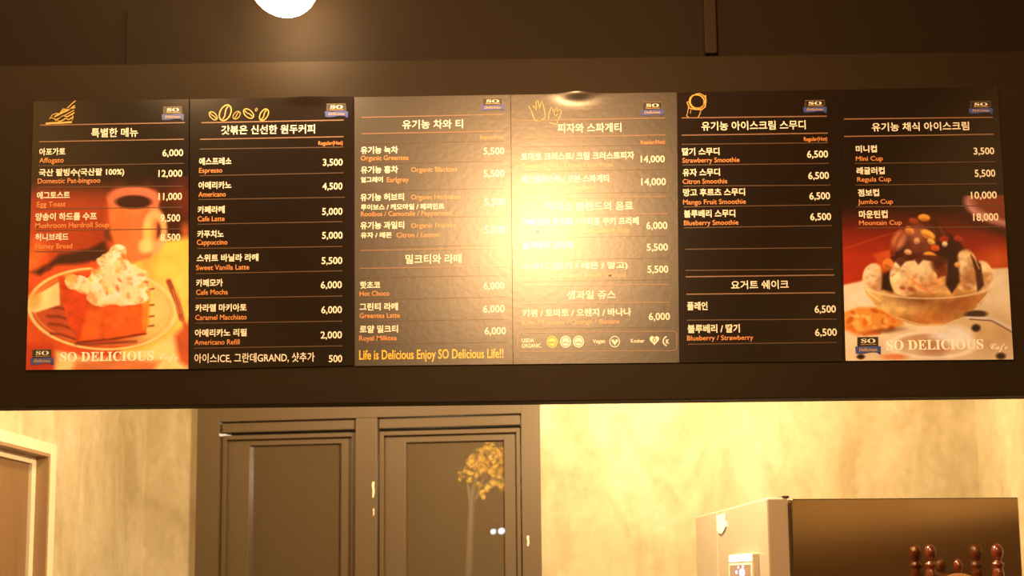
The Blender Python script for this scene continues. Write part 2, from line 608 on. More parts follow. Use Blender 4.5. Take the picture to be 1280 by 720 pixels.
bm = bmesh.new()                                        # dark closure behind the leaf
lbox(bm, d_far, d_near, 0, d_top, -0.26, -0.205, 0)
struct(obj('trim_2', bm, MT['soffit']))

# ------------------------------------------------------------------ menu panels
PXM = F_PX / HY * 1.004          # pixels per metre on the beam face
PT = 0.004                       # panel thickness
PF = HY - PT                     # panel face depth
SPEC = {}


def pw(px, py, lift):
    return at(px, py, PF - lift)


def flat(bm, pts, lift, mi=0):
    try:
        f = bm.faces.new([bm.verts.new(pw(x, y, lift)) for x, y in pts])
        f.material_index = mi
    except ValueError:
        pass


def stroke(bm, pts, w, lift, mi=0, closed=False):
    P = [Vector((x, y)) for x, y in pts]
    n = len(P)
    L, R = [], []
    for i in range(n):
        a = P[(i - 1) % n] if (closed or i) else P[i]
        c = P[(i + 1) % n] if (closed or i < n - 1) else P[i]
        t = (c - a)
        t = t.normalized() if t.length > 1e-9 else Vector((1, 0))
        nn = Vector((-t.y, t.x)) * w / 2
        L.append(bm.verts.new(pw(*(P[i] + nn), lift)))
        R.append(bm.verts.new(pw(*(P[i] - nn), lift)))
    for i in range(n if closed else n - 1):
        k = (i + 1) % n
        f = bm.faces.new((L[i], L[k], R[k], R[i]))
        f.material_index = mi


def ell(cx, cy, rx, ry, rot=0.0, n=28, a0=0.0, a1=2 * math.pi):
    c, s = math.cos(rot), math.sin(rot)
    out = []
    for i in range(n):
        a = a0 + (a1 - a0) * i / (n if abs(a1 - a0 - 2 * math.pi) < 1e-6 else n - 1)
        x, y = rx * math.cos(a), ry * math.sin(a)
        out.append((cx + c * x - s * y, cy + s * x + c * y))
    return out


TXT = bpy.data.curves.new('lettering_source', 'FONT')
TOB = bpy.data.objects.new('lettering_source', TXT)
_cache = {}


def glyphs(s, bold):
    key = (s, bold)
    if key not in _cache:
        TXT.body = s
        TXT.resolution_u = 3
        TXT.offset = bold
        TXT.size = 1.0
        me = bpy.data.meshes.new_from_object(TOB)
        co = [tuple(v.co) for v in me.vertices]
        fs = [tuple(p.vertices) for p in me.polygons]
        bpy.data.meshes.remove(me)
        _cache[key] = (co, fs)
    return _cache[key]


def put(bm, s, x0, x1, base, h, lift, bold=0.02, mi=0, kor=True):
    """lettering s between pixel columns x0..x1, baseline at row base, capital/body height h pixels"""
    co, fs = glyphs(s, bold)
    xs = [c[0] for c in co]
    mn, mxx = min(xs), max(xs)
    em = 0.86 if kor else 0.70
    ys0 = -0.06 if kor else 0.0
    org = pw(x0, base, lift)
    sx = (x1 - x0) / PXM / (mxx - mn)
    sy = h / PXM / em
    vs = [bm.verts.new((org.x + (c[0] - mn) * sx, org.y, org.z + (c[1] - ys0) * sy)) for c in co]
    for f in fs:
        try:
            ff = bm.faces.new([vs[i] for i in f])
            ff.material_index = mi
        except ValueError:
            pass


def is_kor(s):
    return any('\uac00' <= ch <= '\ud7a3' for ch in s)


# ---- painted food photographs, evaluated per vertex of a fine grid
_rng = np.random.default_rng(5)
_NT = [_rng.random((64, 64)) for _ in range(3)]


def vnoise(x, y, sc, k=0):
    u, v = x / sc, y / sc
    i, j_ = np.floor(u).astype(int), np.floor(v).astype(int)
    a, b_ = u - i, v - j_
    a = a * a * (3 - 2 * a); b_ = b_ * b_ * (3 - 2 * b_)
    T = _NT[k]
    g = lambda p, q: T[(p % 64), (q % 64)]
    return (g(i, j_) * (1 - a) + g(i + 1, j_) * a) * (1 - b_) + (g(i, j_ + 1) * (1 - a) + g(i + 1, j_ + 1) * a) * b_


def fbm(x, y, sc, k=0):
    return (vnoise(x, y, sc, k) + .5 * vnoise(x + 7, y, sc / 2, (k + 1) % 3) + .25 * vnoise(x, y + 9, sc / 4, (k + 2) % 3)) / 1.75


class Canvas:
    def __init__(s, x, y, base):
        s.x, s.y = x, y
        s.c = np.zeros((len(x), 3)) + np.array(base, float)

    def mixin(s, mask, col):
        col = np.asarray(col, float)
        s.c = s.c * (1 - mask[:, None]) + col * mask[:, None]

    def ell(s, cx, cy, rx, ry, col, soft=1.0, rot=0.0, op=1.0, clip=None):
        c, q = math.cos(rot), math.sin(rot)
        dx, dy = s.x - cx, s.y - cy
        u, v = (c * dx + q * dy) / rx, (-q * dx + c * dy) / ry
        d = (np.sqrt(u * u + v * v) - 1) * min(rx, ry)
        mk = np.clip(.5 - d / (2 * soft), 0, 1) * op
        if clip is not None:
            mk = mk * clip
        s.mixin(mk, col)
        return mk

    def ring(s, cx, cy, rx, ry, w, col, soft=.8, rot=0.0, op=1.0, clip=None):
        c, q = math.cos(rot), math.sin(rot)
        dx, dy = s.x - cx, s.y - cy
        u, v = (c * dx + q * dy) / rx, (-q * dx + c * dy) / ry
        d = np.abs(np.sqrt(u * u + v * v) - 1) * min(rx, ry) - w / 2
        mk = np.clip(.5 - d / (2 * soft), 0, 1) * op
        if clip is not None:
            mk = mk * clip
        s.mixin(mk, col)

    def poly(s, pts, col, soft=1.0, op=1.0, clip=None):
        inside = np.zeros(len(s.x), bool)
        dist = np.full(len(s.x), 1e9)
        n = len(pts)
        for i in range(n):
            (ax, ay), (bx, by) = pts[i], pts[(i + 1) % n]
            cond = ((ay > s.y) != (by > s.y))
            xi = (bx - ax) * (s.y - ay) / ((by - ay) if by != ay else 1e-9) + ax
            inside ^= cond & (s.x < xi)
            ex, ey = bx - ax, by - ay
            t = np.clip(((s.x - ax) * ex + (s.y - ay) * ey) / (ex * ex + ey * ey + 1e-9), 0, 1)
            dist = np.minimum(dist, np.hypot(s.x - ax - t * ex, s.y - ay - t * ey))
        d = np.where(inside, -dist, dist)
        mk = np.clip(.5 - d / (2 * soft), 0, 1) * op
        if clip is not None:
            mk = mk * clip
        s.mixin(mk, col)
        return mk

    def line(s, pts, w, col, soft=.7, op=1.0):
        dist = np.full(len(s.x), 1e9)
        for (ax, ay), (bx, by) in zip(pts, pts[1:]):
            ex, ey = bx - ax, by - ay
            t = np.clip(((s.x - ax) * ex + (s.y - ay) * ey) / (ex * ex + ey * ey + 1e-9), 0, 1)
            dist = np.minimum(dist, np.hypot(s.x - ax - t * ex, s.y - ay - t * ey))
        s.mixin(np.clip(.5 - (dist - w / 2) / (2 * soft), 0, 1) * op, col)

    def tex(s, mask, amp, sc, k=0):
        n = fbm(s.x, s.y, sc, k) - .5
        s.c = np.clip(s.c * (1 + (n * amp * mask)[:, None]), 0, 255)


def ss(a, b_, v):
    t = np.clip((v - a) / (b_ - a), 0, 1)
    return t * t * (3 - 2 * t)


def paint_toast(x, y):
    C = Canvas(x, y, (30, 13, 9))
    n1 = fbm(x, y, 30)
    C.mixin(ss(222, 262, y + 14 * (n1 - .5)) * (1 - .45 * ss(185, 225, x)), (150, 48, 20))
    C.mixin(ss(245, 300, y) * ss(150, 60, x), (185, 62, 24))
    C.ell(80, 262, 60, 26, (170, 62, 26), 18, 0, .7)
    C.ell(215, 275, 26, 34, (48, 16, 9), 12, 0, .9)
    C.ell(228, 245, 14, 30, (110, 40, 24), 10, 0, .6)
    C.ell(232, 288, 6, 9, (215, 110, 60), 4, 0, .7)
    # lower left: red cloth, dark sprig
    C.mixin(ss(318, 335, y) * ss(170, 120, x), (222, 82, 32))
    C.poly([(38, 340), (60, 330), (75, 318), (110, 312), (132, 300), (138, 318), (120, 326), (95, 330), (70, 331), (50, 344)], (52, 15, 8), 3, .95)
    C.ell(140, 294, 10, 8, (48, 12, 8), 2.5, .5)
    C.ell(48, 312, 12, 14, (225, 105, 40), 6, 0, .8)
    C.ell(40, 328, 8, 10, (235, 120, 45), 5, 0, .8)
    C.ell(60, 335, 4, 3, (110, 30, 12), 1.5)
    # yellow table at right
    C.poly([(165, 325), (200, 300), (240, 296), (240, 470), (150, 470), (150, 345)], (250, 200, 82), 5)
    C.mixin(ss(300, 350, y) * ss(175, 215, x) * .6, (255, 216, 110))
    # mug
    C.poly([(135, 248), (199, 248), (195, 300), (188, 322), (168, 328), (150, 322), (138, 290)], (226, 122, 66), 2.5)
    C.mixin(C.poly([(136, 260), (158, 262), (160, 322), (150, 322), (138, 290)], (226, 122, 66), 3, 0) * 0, (0, 0, 0))
    C.ell(150, 290, 14, 40, (238, 112, 48), 10, 0, .7)
    C.ell(185, 290, 9, 40, (205, 96, 60), 8, 0, .5)
    C.ring(194, 288, 11, 20, 8, (248, 176, 112), 2)
    C.ell(186, 290, 7, 16, (255, 196, 104), 4, 0, .8)
    C.ell(182, 308, 9, 9, (255, 216, 130), 3, 0, .8)
    C.ell(167, 247, 33, 14, (205, 112, 80), 1.8)
    C.ell(167, 252.5, 22.5, 8.5, (52, 16, 9), 1.4)
    # plate
    pl = C.ell(128, 386, 94, 52, (226, 104, 46), 1.5, .05)
    C.ell(190, 390, 48, 52, (255, 214, 128), 14, 0, .95, pl)
    C.ell(70, 395, 40, 34, (178, 66, 32), 14, 0, .75, pl)
    C.ell(120, 428, 60, 12, (205, 74, 34), 8, 0, .8, pl)
    C.ring(128, 386, 92, 50.5, 2.6, (255, 222, 140), .9, .05)
    C.ring(128, 386, 86, 45, 1.2, (250, 180, 90), .9, .05, .6)
    for yy in (384, 395, 405, 417):
        C.line([(57 + (yy - 384) * .2, yy), (75, yy + 1), (97, yy + 8)], 3.2, (120, 36, 18), 1.4, .8)
    for yy in (362, 382, 396, 408):
        C.line([(184, yy), (192, yy - 1)], 2.2, (120, 50, 20), .9, .85)
    # toast slice at the left rim
    C.poly([(40, 372), (74, 352), (75, 381), (44, 391), (34, 388)], (255, 226, 150), 1.4)
    C.ell(44, 375, 7, 11, (246, 170, 80), 3, .4, .8)
    # honey bread
    br = C.poly([(73, 346), (112, 338), (185, 352), (186, 372), (182, 418), (150, 424), (98, 429), (84, 400)], (226, 84, 26), 1.2)
    C.poly([(73, 346), (112, 344), (110, 385), (98, 429), (84, 400)], (205, 62, 20), 2, .9)
    C.poly([(110, 390), (182, 378), (181, 414), (150, 420), (104, 424)], (240, 98, 30), 4, .8)
    C.poly([(178, 366), (188, 360), (186, 408), (178, 412)], (248, 156, 52), 2, .85)
    C.line([(97, 428), (140, 424), (182, 417)], 2.6, (110, 30, 12), 1.2, .85)
    C.line([(95, 430), (120, 430), (170, 427)], 3.2, (92, 30, 16), 1.4, .6)
    C.tex(br, .35, 8)
    # whipped cream with almond flakes
    n2 = fbm(x, y, 9, 1)
    cm = np.zeros(len(x))
    for (cx, cy, rx, ry) in ((148, 316, 11, 10), (142, 330, 22, 14), (150, 345, 34, 16), (140, 358, 42, 16), (128, 372, 20, 10), (155, 372, 28, 10), (95, 352, 14, 9)):
        dx, dy = (x - cx) / rx, (y - cy) / ry
        d = np.sqrt(dx * dx + dy * dy) - 1 + (n2 - .5) * .5
        cm = np.maximum(cm, np.clip(.5 - d * 6, 0, 1))
    C.mixin(cm, (250, 226, 172))
    C.mixin(cm * np.clip((.5 - fbm(x + 40, y, 8, 2)) * 4, 0, .75), (226, 150, 82))
    C.mixin(cm * np.clip((fbm(x, y + 30, 10, 0) - .52) * 6, 0, .85), (255, 244, 214))
    rn = random.Random(4)
    for i in range(26):
        a = rn.uniform(100, 182); b2 = rn.uniform(318, 366)
        C.ell(a, b2, rn.uniform(2.5, 5), rn.uniform(1.4, 2.6), rn.choice(((250, 190, 90), (235, 140, 60), (255, 214, 130), (214, 104, 50))), .8, rn.uniform(0, 3), .75, cm)
    C.ell(118, 332, 7, 4.5, (228, 84, 34), 1.5, .5, .9)
    C.ell(88, 347, 8, 6, (246, 178, 84), 2, .6, .8)
    # fork
    C.line([(211, 352), (222, 378), (227, 398)], 7, (150, 60, 34), 1.4, .9)
    for k_ in (0, 3, 6):
        C.line([(216 + k_, 362), (224 + k_, 392)], 1.1, (240, 160, 90), .5, .7)
    C.line([(228, 398), (232, 410)], 5, (190, 96, 60), 1.4, .8)
    # cloth below the plate
    C.poly([(68, 438), (110, 447), (150, 446), (190, 434), (215, 420), (238, 408), (238, 466), (66, 466)], (255, 224, 146), 3, .95)
    C.poly([(218, 420), (240, 398), (240, 462), (224, 452)], (196, 66, 30), 4, .85)
    C.poly([(95, 452), (150, 447), (200, 452), (190, 466), (88, 466)], (214, 96, 44), 4, .75)
    C.mixin(ss(440, 425, y) * 0 + ss(75, 60, x) * ss(420, 440, y), (196, 56, 28))
    C.tex(np.ones(len(x)), .18, 14, 1)
    return C.c


def paint_sundae(x, y):
    C = Canvas(x, y, (27, 12, 6))
    n1 = fbm(x, y * 3, 40)
    C.mixin(ss(248, 300, y + 8 * (n1 - .5)), (120, 26, 12))
    C.mixin(ss(285, 335, y) * (.75 + .5 * (n1 - .5)), (196, 48, 18))
    C.line([(1052, 312), (1100, 296), (1130, 288)], 1.2, (205, 90, 50), 1, .5)
    C.ell(1245, 325, 20, 16, (206, 92, 30), 9, 0, .7)
    # plate top right, out of focus
    C.ell(1262, 262, 58, 24, (196, 132, 116), 2, .22)
    C.ell(1264, 258, 50, 19, (120, 50, 26), 3, .22)
    C.ell(1258, 290, 42, 6, (50, 14, 8), 5, .25, .8)
    # white cloth
    C.poly([(1040, 359), (1085, 350), (1110, 349), (1200, 338), (1275, 334), (1275, 455), (1040, 455)], (238, 216, 172), 1.6)
    C.ell(1235, 420, 60, 26, (206, 164, 110), 18, 0, .8)
    C.ell(1085, 372, 26, 16, (244, 228, 196), 8, 0, .7)
    C.ell(1120, 440, 60, 14, (236, 208, 162), 8, 0, .7)
    # cookies at the left
    ck = C.poly([(1050, 392), (1072, 384), (1100, 384), (1126, 394), (1130, 406), (1110, 414), (1088, 416), (1072, 420), (1050, 410)], (234, 152, 58), 2)
    rn = random.Random(9)
    for i in range(24):
        C.ell(rn.uniform(1055, 1122), rn.uniform(388, 412), rn.uniform(3, 6), rn.uniform(2, 4), rn.choice(((252, 190, 92), (226, 112, 36), (255, 206, 120), (196, 84, 26))), 1, rn.uniform(0, 3), .8, ck)
    C.poly([(1075, 416), (1105, 410), (1100, 418), (1080, 420)], (222, 112, 40), 1.5)
    C.ell(1110, 413, 18, 3, (110, 52, 24), 2, -.1, .7)
    # bowl foot
    C.ell(1165, 431, 54, 17, (222, 190, 148), 2)
    C.ell(1152, 424, 26, 9, (196, 150, 104), 5, 0, .8)
    C.ell(1190, 421, 24, 13, (255, 250, 238), 5, 0, .95)
    C.ring(1165, 431, 52, 16, 3.5, (255, 240, 214), 1.2, 0, .8)
    C.ell(1168, 434, 18, 9, (176, 110, 74), 4, 0, .7)
    C.poly([(1150, 404), (1182, 404), (1188, 416), (1142, 416)], (246, 226, 190), 2.5, .9)
    # bowl body
    bw = C.poly([(1079, 350), (1082, 366), (1096, 384), (1118, 398), (1148, 407), (1178, 407), (1206, 396), (1226, 380), (1238, 362), (1241, 350)], (226, 172, 92), 1.2)
    C.ell(1150, 398, 46, 9, (178, 96, 34), 5, 0, .7, bw)
    C.ell(1120, 380, 24, 12, (240, 196, 116), 7, .4, .8, bw)
    C.ell(1200, 380, 30, 12, (150, 72, 26), 7, -.3, .7, bw)
    C.ell(1150, 375, 30, 8, (104, 40, 16), 6, .1, .6, bw)
    C.tex(bw, .4, 9)
    # scoops
    def scoop(cx, cy, rx, ry, col=(243, 208, 146), dark=(176, 100, 48), seed=0):
        mk = C.ell(cx, cy, rx, ry, col, 1.2)
        C.ell(cx + rx * .35, cy + ry * .4, rx * .75, ry * .7, dark, rx * .4, 0, .5, mk)
        C.ell(cx - rx * .3, cy - ry * .3, rx * .5, ry * .5, (255, 236, 192), rx * .3, 0, .6, mk)
        r2 = random.Random(seed)
        for i in range(9):
            C.ell(cx + r2.uniform(-.8, .8) * rx, cy + r2.uniform(-.5, .9) * ry, r2.uniform(2, 5), r2.uniform(1.2, 2.4), r2.choice(((206, 138, 74), (250, 226, 176), (186, 112, 58))), 1.6, r2.uniform(-.7, .7), .55, mk)
        C.tex(mk, .45, 6, seed % 3)
        return mk
    scoop(1093, 348, 15, 19, seed=1)
    scoop(1227, 346, 14, 20, seed=2)
    C.poly([(1103, 322), (1118, 330), (1116, 366), (1102, 362)], (46, 14, 8), 2)
    C.poly([(1092, 318), (1112, 312), (1118, 336), (1104, 342)], (206, 84, 28), 2, .85)
    tp = C.poly([(1130, 282), (1148, 270), (1168, 272), (1186, 290), (1200, 302), (1210, 318), (1206, 340), (1190, 366), (1180, 352), (1150, 322), (1128, 330), (1112, 328), (1116, 305)], (66, 18, 10), 1.6)
    C.tex(tp, .9, 8, 2)
    scoop(1207, 338, 16, 26, (236, 188, 116), (120, 50, 22), 3)
    C.poly([(1213, 318), (1226, 330), (1230, 356), (1222, 366), (1219, 340)], (60, 16, 10), 1.4, .9)
    C.line([(1216, 318), (1224, 336)], 1.2, (240, 200, 150), .6, .8)
    scoop(1130, 346, 18, 24, (248, 214, 152), (196, 128, 66), 4)
    scoop(1162, 342, 29, 24, (243, 196, 128), (206, 124, 58), 5)
    C.ell(1175, 333, 11, 7, (132, 46, 22), 3, .3, .85)
    C.ell(1150, 334, 12, 8, (252, 222, 160), 4, .4, .7)
    C.poly([(1183, 300), (1196, 306), (1200, 352), (1190, 366), (1182, 356), (1184, 330)], (44, 12, 8), 2, .95)
    C.ell(1124, 300, 8, 13, (214, 142, 92), 3, .5, .9)
    C.ell(1148, 292, 11, 10, (196, 116, 78), 4, .3, .7)
    C.line([(1116, 318), (1122, 300), (1134, 284)], 4, (150, 44, 24), 2, .7)
    C.ell(1150, 300, 22, 18, (150, 78, 56), 8, .4, .55, tp)
    C.ell(1176, 318, 9, 20, (40, 12, 8), 4, .2, .8, tp)
    C.line([(1174, 284), (1182, 296)], 3, (150, 70, 48), 2, .6)
    for (cx, cy, rx, ry, rot, col) in ((1155, 272, 7.5, 4.5, .1, (236, 164, 58)), (1142, 276, 6, 3.4, .3, (158, 66, 34)), (1137, 288, 6, 4.5, .6, (226, 150, 66)),
                                       (1160, 293, 9.5, 5, .5, (246, 178, 64)), (1164, 302, 5, 3.5, .5, (250, 200, 96)), (1146, 301, 3.6, 4.2, .2, (226, 176, 120)),
                                       (1180, 299, 6, 4.4, 0, (150, 42, 22)), (1181, 305, 3.4, 3.4, .2, (240, 214, 160)), (1198, 298, 6, 3.6, .2, (168, 52, 26)),
                                       (1169, 310, 5.5, 4, .1, (214, 84, 36)), (1163, 320, 9, 5, .3, (240, 164, 58)), (1135, 315, 4.6, 3.4, .3, (236, 190, 134)),
                                       (1110, 330, 7, 7, .5, (232, 132, 50)), (1197, 331, 4, 3.4, .2, (240, 186, 100)), (1133, 322, 4, 3, .3, (120, 40, 22))):
        C.ell(cx, cy, rx, ry, col, 1.0, rot)
        C.ell(cx, cy + ry * .6, rx * .8, ry * .4, (120, 50, 20), 1.0, rot, .45)
    C.poly([(1168, 334), (1172, 340), (1180, 330), (1184, 344), (1172, 348)], (112, 30, 16), 1.2, .8)
    C.poly([(1118, 326), (1128, 320), (1150, 318), (1178, 320), (1186, 330), (1176, 329), (1172, 336), (1166, 327), (1154, 325), (1148, 331), (1143, 325), (1132, 327), (1126, 334), (1122, 330)], (74, 22, 11), 1.4, .9)
    C.ell(1140, 362, 5, 3, (150, 62, 28), 1.4, .3, .8)
    C.ell(1128, 360, 4, 2.4, (150, 62, 28), 1.2, .2, .7)
    C.line([(1140, 350), (1152, 360), (1164, 366)], 3, (226, 130, 62), 1.2, .7)
    # glass rim
    C.ring(1160, 354, 81, 19, 1.6, (250, 226, 170), .8, 0, .75, ss(346, 356, y))
    C.line([(1080, 352), (1086, 366), (1100, 376)], 1.6, (252, 230, 178), .8, .8)
    C.line([(1240, 352), (1234, 368), (1222, 382)], 1.8, (252, 232, 190), .8, .8)
    C.line([(1120, 397), (1150, 406), (1180, 406), (1206, 396)], 1.6, (250, 214, 150), .8, .7)
    # spoon and beans
    C.ell(1220, 393, 14, 5, (64, 40, 28), 1.2, -.05)
    C.line([(1208, 397), (1240, 398), (1268, 412)], 3.2, (226, 206, 186), .8)
    C.line([(1212, 399), (1240, 401), (1268, 417)], 1.2, (84, 56, 40), .7)
    C.ell(1220, 410, 5.5, 4.6, (40, 22, 16), 1.5)
    C.ell(1251, 445, 6, 4, (44, 24, 18), 1.5)
    C.ell(1076, 446, 5, 3, (40, 20, 14), 1)
    C.ell(1118, 446, 16, 3.5, (226, 120, 56), 1.6, 0, .8)
    C.tex(np.ones(len(x)), .12, 12, 1)
    return C.c


def print_mesh(name, quad, paint, parent, lift, tint):
    (ax, ay), (bx, by), (cx, cy), (dx, dy) = quad         # tl, tr, br, bl in photo pixels
    nx, ny = int(abs(bx - ax) * 1.45), int(abs(dy - ay) * 1.45)
    c = [np.array(pw(px, py, lift)) for px, py in quad]
    u, v = np.meshgrid(np.linspace(0, 1, nx), np.linspace(0, 1, ny))
    u, v = u.ravel()[:, None], v.ravel()[:, None]
    P = (c[0] * (1 - u) + c[1] * u) * (1 - v) + (c[3] * (1 - u) + c[2] * u) * v
    px, py = proj(P)
    colr = np.clip(lin(np.clip(paint(px, py), 0, 255)) * np.array(tint), 0, 0.95)
    me = bpy.data.meshes.new(name)
    idx = np.arange(nx * ny).reshape(ny, nx)
    F = np.stack([idx[1:, :-1], idx[1:, 1:], idx[:-1, 1:], idx[:-1, :-1]], -1).reshape(-1, 4)
    me.from_pydata(P.tolist(), [], F.tolist())
    ca = me.color_attributes.new('print', 'FLOAT_COLOR', 'POINT')
    ca.data.foreach_set('color', np.concatenate([colr, np.ones((len(colr), 1))], 1).astype(np.float32).ravel())
    m = bpy.data.materials.new(name + '_ink')
    m.use_nodes = True
    b = m.node_tree.nodes['Principled BSDF']
    b.inputs['Roughness'].default_value = 0.25
    at_ = m.node_tree.nodes.new('ShaderNodeVertexColor')
    at_.layer_name = 'print'
    m.node_tree.links.new(at_.outputs[0], b.inputs['Base Color'])
    me.materials.append(m)
    o = bpy.data.objects.new(name, me)
    COL.objects.link(o)
    o.parent = parent
    o.matrix_parent_inverse = parent.matrix_world.inverted()
    return o


# panels: corners (tl, tr, br, bl), content lists
# item: (korean, x0, x1, base, h) etc.
K, E_, P_ = 'k', 'e', 'p'
RH = 'Regular(Hot)'
PANELS = []
PANELS.append(dict(
    quad=[(42, 127), (236, 124), (236, 461.5), (32, 463)], gloss=True,
    label='menu panel with mug and cream-topped toast photo, farthest left on the beam',
    head=[('특별한 메뉴', 114, 175, 171.4, 11.5)],
    k=[('아포가토', 49, 83, 194, 9), ('국산 팥빙수(국산팥 100%)', 48.5, 160, 220, 9), ('에그토스트', 46, 89, 248.5, 9), ('양송이 하드롤 수프', 44, 124, 275.6, 9.4), ('허니브레드', 44, 87, 300.7, 9)],
    e=[('Affogato', 49, 81, 203.5, 6.8), ('Domestic Pat-bingsoo', 47, 129, 229.3, 6.6), ('Egg Toast', 46, 83.5, 258.5, 6.8), ('Mushroom Hardroll Soup', 44, 140, 285, 6.8), ('Honey Bread', 44, 92, 311, 6.8)],
    p=[('6,000', 203, 230, 195.2, 9), ('12,000', 198, 229, 221, 9), ('11,000', 198, 228.5, 250, 9.4), ('9,500', 200.5, 226, 277, 9.6), ('8,500', 200.5, 226, 301, 9.2)],
    bold=[(50, 231, 156.6, 153.3), (49, 230, 177.2, 174)],
    fine=[(48, 230, 207.5, 204.2), (46, 229, 234.2, 232.6), (45, 228, 261, 259), (44, 226, 288, 286), (43, 132, 314.5, 313.5)],
    logo=(202, 230, 133.5, 150.6)))
PANELS.append(dict(
    quad=[(237.5, 124), (441, 120.5), (442, 457), (236.8, 461.5)], gloss=True,
    label='dark coffee price panel headed by gold bean drawings, second from the left',
    head=[('갓볶은 신선한 원두커피', 276.5, 399, 168, 11.5)],
    k=[('에스프레소', 248.8, 291, 206, 9), ('아메리카노', 248, 290.8, 236, 9), ('카페라떼', 247, 282, 266.5, 9), ('카푸치노', 246.5, 280.7, 297, 9), ('스위트 바닐라 라떼', 246, 325.5, 327, 9),
       ('카페모카', 245, 279.5, 358, 9), ('카라멜 마키아토', 244, 310, 389.4, 9), ('아메리카노 리필', 243.5, 310, 420.6, 9)],
    e=[(RH, 398, 429.7, 181.2, 5.2), ('Espresso', 248.8, 279, 216, 6.6), ('Americano', 248, 283.5, 246, 6.6), ('Cafe Latte', 247, 282, 276.6, 6.6), ('Cappuccino', 246, 285.5, 306, 6.6),
       ('Sweet Vanilla Latte', 245, 313.7, 337.6, 6.6), ('Cafe Mocha', 245, 286, 368.4, 6.6), ('Caramel Macchiato', 244, 310, 400, 6.6), ('Americano Refill', 243, 301, 431, 6.6)],
    p=[('3,500', 403.6, 429.3, 207, 9), ('4,500', 403, 429, 237, 9), ('5,000', 402.6, 429, 268.5, 9), ('5,000', 402.6, 429, 298.4, 9), ('5,500', 402, 428.6, 330, 9), ('6,000', 401, 428, 360.3, 9), ('6,000', 401.6, 428, 391.5, 9), ('2,000', 400.8, 428, 423, 9), ('500', 411, 428, 452.6, 9)],
    thin=[('아이스ICE, 그란데GRAND, 샷추가', 243, 396.7, 453.6, 11.5)],
    bold=[(251.7, 429.7, 153.4, 150), (250, 429.5, 174.2, 170.8)],
    fine=[(249.5, 429.5, 186.4, 183.8), (249, 429.5, 219.7, 216), (248, 431, 249.4, 246.5), (247, 428, 280.3, 277), (246, 428, 310.7, 308), (245, 428, 342, 338.5), (244, 428, 373, 370), (244, 428, 404, 401.4), (243, 428, 435.3, 432.3)],
    logo=(406, 435, 130, 147)))
PANELS.append(dict(
    quad=[(443, 121.5), (638, 118.5), (641, 455.2), (443.5, 457.5)], gloss=False,
    label='brown-lit organic tea price panel with a yellow slogan along its bottom',
    head=[('유기농 차와 티', 503, 582, 161, 11.3), ('밀크티와 라떼', 507, 579, 329.6, 11.5)],
    k=[('유기농 녹차', 451, 499.4, 192, 9), ('유기농 홍차', 451, 499.4, 216.6, 9), ('얼그레이', 451, 479.5, 228, 7), ('유기농 허브티', 450.5, 507, 251, 9), ('루이보스 / 캐모마일 / 페퍼민트', 451, 559, 262.6, 7.2),
       ('유기농 과일티', 450.5, 507, 286.2, 9), ('유자 / 레몬', 451, 491, 297.4, 7), ('핫초코', 450, 476, 360.6, 8.8), ('그린티 라떼', 449.6, 498.6, 388, 9), ('로얄 밀크티', 449.6, 498.6, 416, 9)],
    e=[(RH, 600, 631, 174, 5.2), ('Organic Greentea', 451, 513, 200.6, 6.4), ('Organic Blacktea', 514, 574, 215, 6.4), ('Earlgrey', 483.5, 512, 227.6, 6.4), ('Organic Herbaltea', 514, 577.6, 249.4, 6.4),
       ('Rooibos / Camomile / Peppermint', 451, 569, 270.4, 6.2), ('Organic Fruittea', 514, 572, 284.8, 6.2), ('Citron / Lemon', 495.6, 550.7, 296.8, 6.4), ('Hot Choco', 449.6, 487.6, 370, 6.4), ('Greentea Latte', 449.6, 501, 397.6, 6.4), ('Royal Milktea', 449, 497, 425.8, 6.4)],
    p=[('5,500', 604.5, 631.4, 193, 9), ('5,500', 604.5, 631.4, 221, 9), ('5,500', 605.5, 633, 257, 9.6), ('5,500', 605.5, 633, 291.6, 9.6), ('6,000', 604.6, 631, 361.4, 8.8), ('6,000', 604, 631.4, 390.5, 9.2), ('6,000', 606, 633, 418, 9.2)],
    banner=[('Life is Delicious Enjoy SO Delicious Life!!', 449, 633, 449.4, 12)],
    bold=[(451.7, 629.7, 146.8, 143), (451.5, 630, 167.2, 164), (450.4, 631, 313.2, 310), (450, 632, 335.6, 332.6)],
    fine=[(451, 630, 179, 176), (451, 630, 204.6, 201.2), (451, 631, 238.7, 235.2), (450.5, 631, 272.6, 270), (450, 632, 309, 306), (450, 632, 346.7, 344), (449.6, 632, 374.2, 371), (449.4, 633, 401.4, 398.6), (449, 634, 430, 427.4)],
    logo=(601, 630.5, 123, 138.6)))
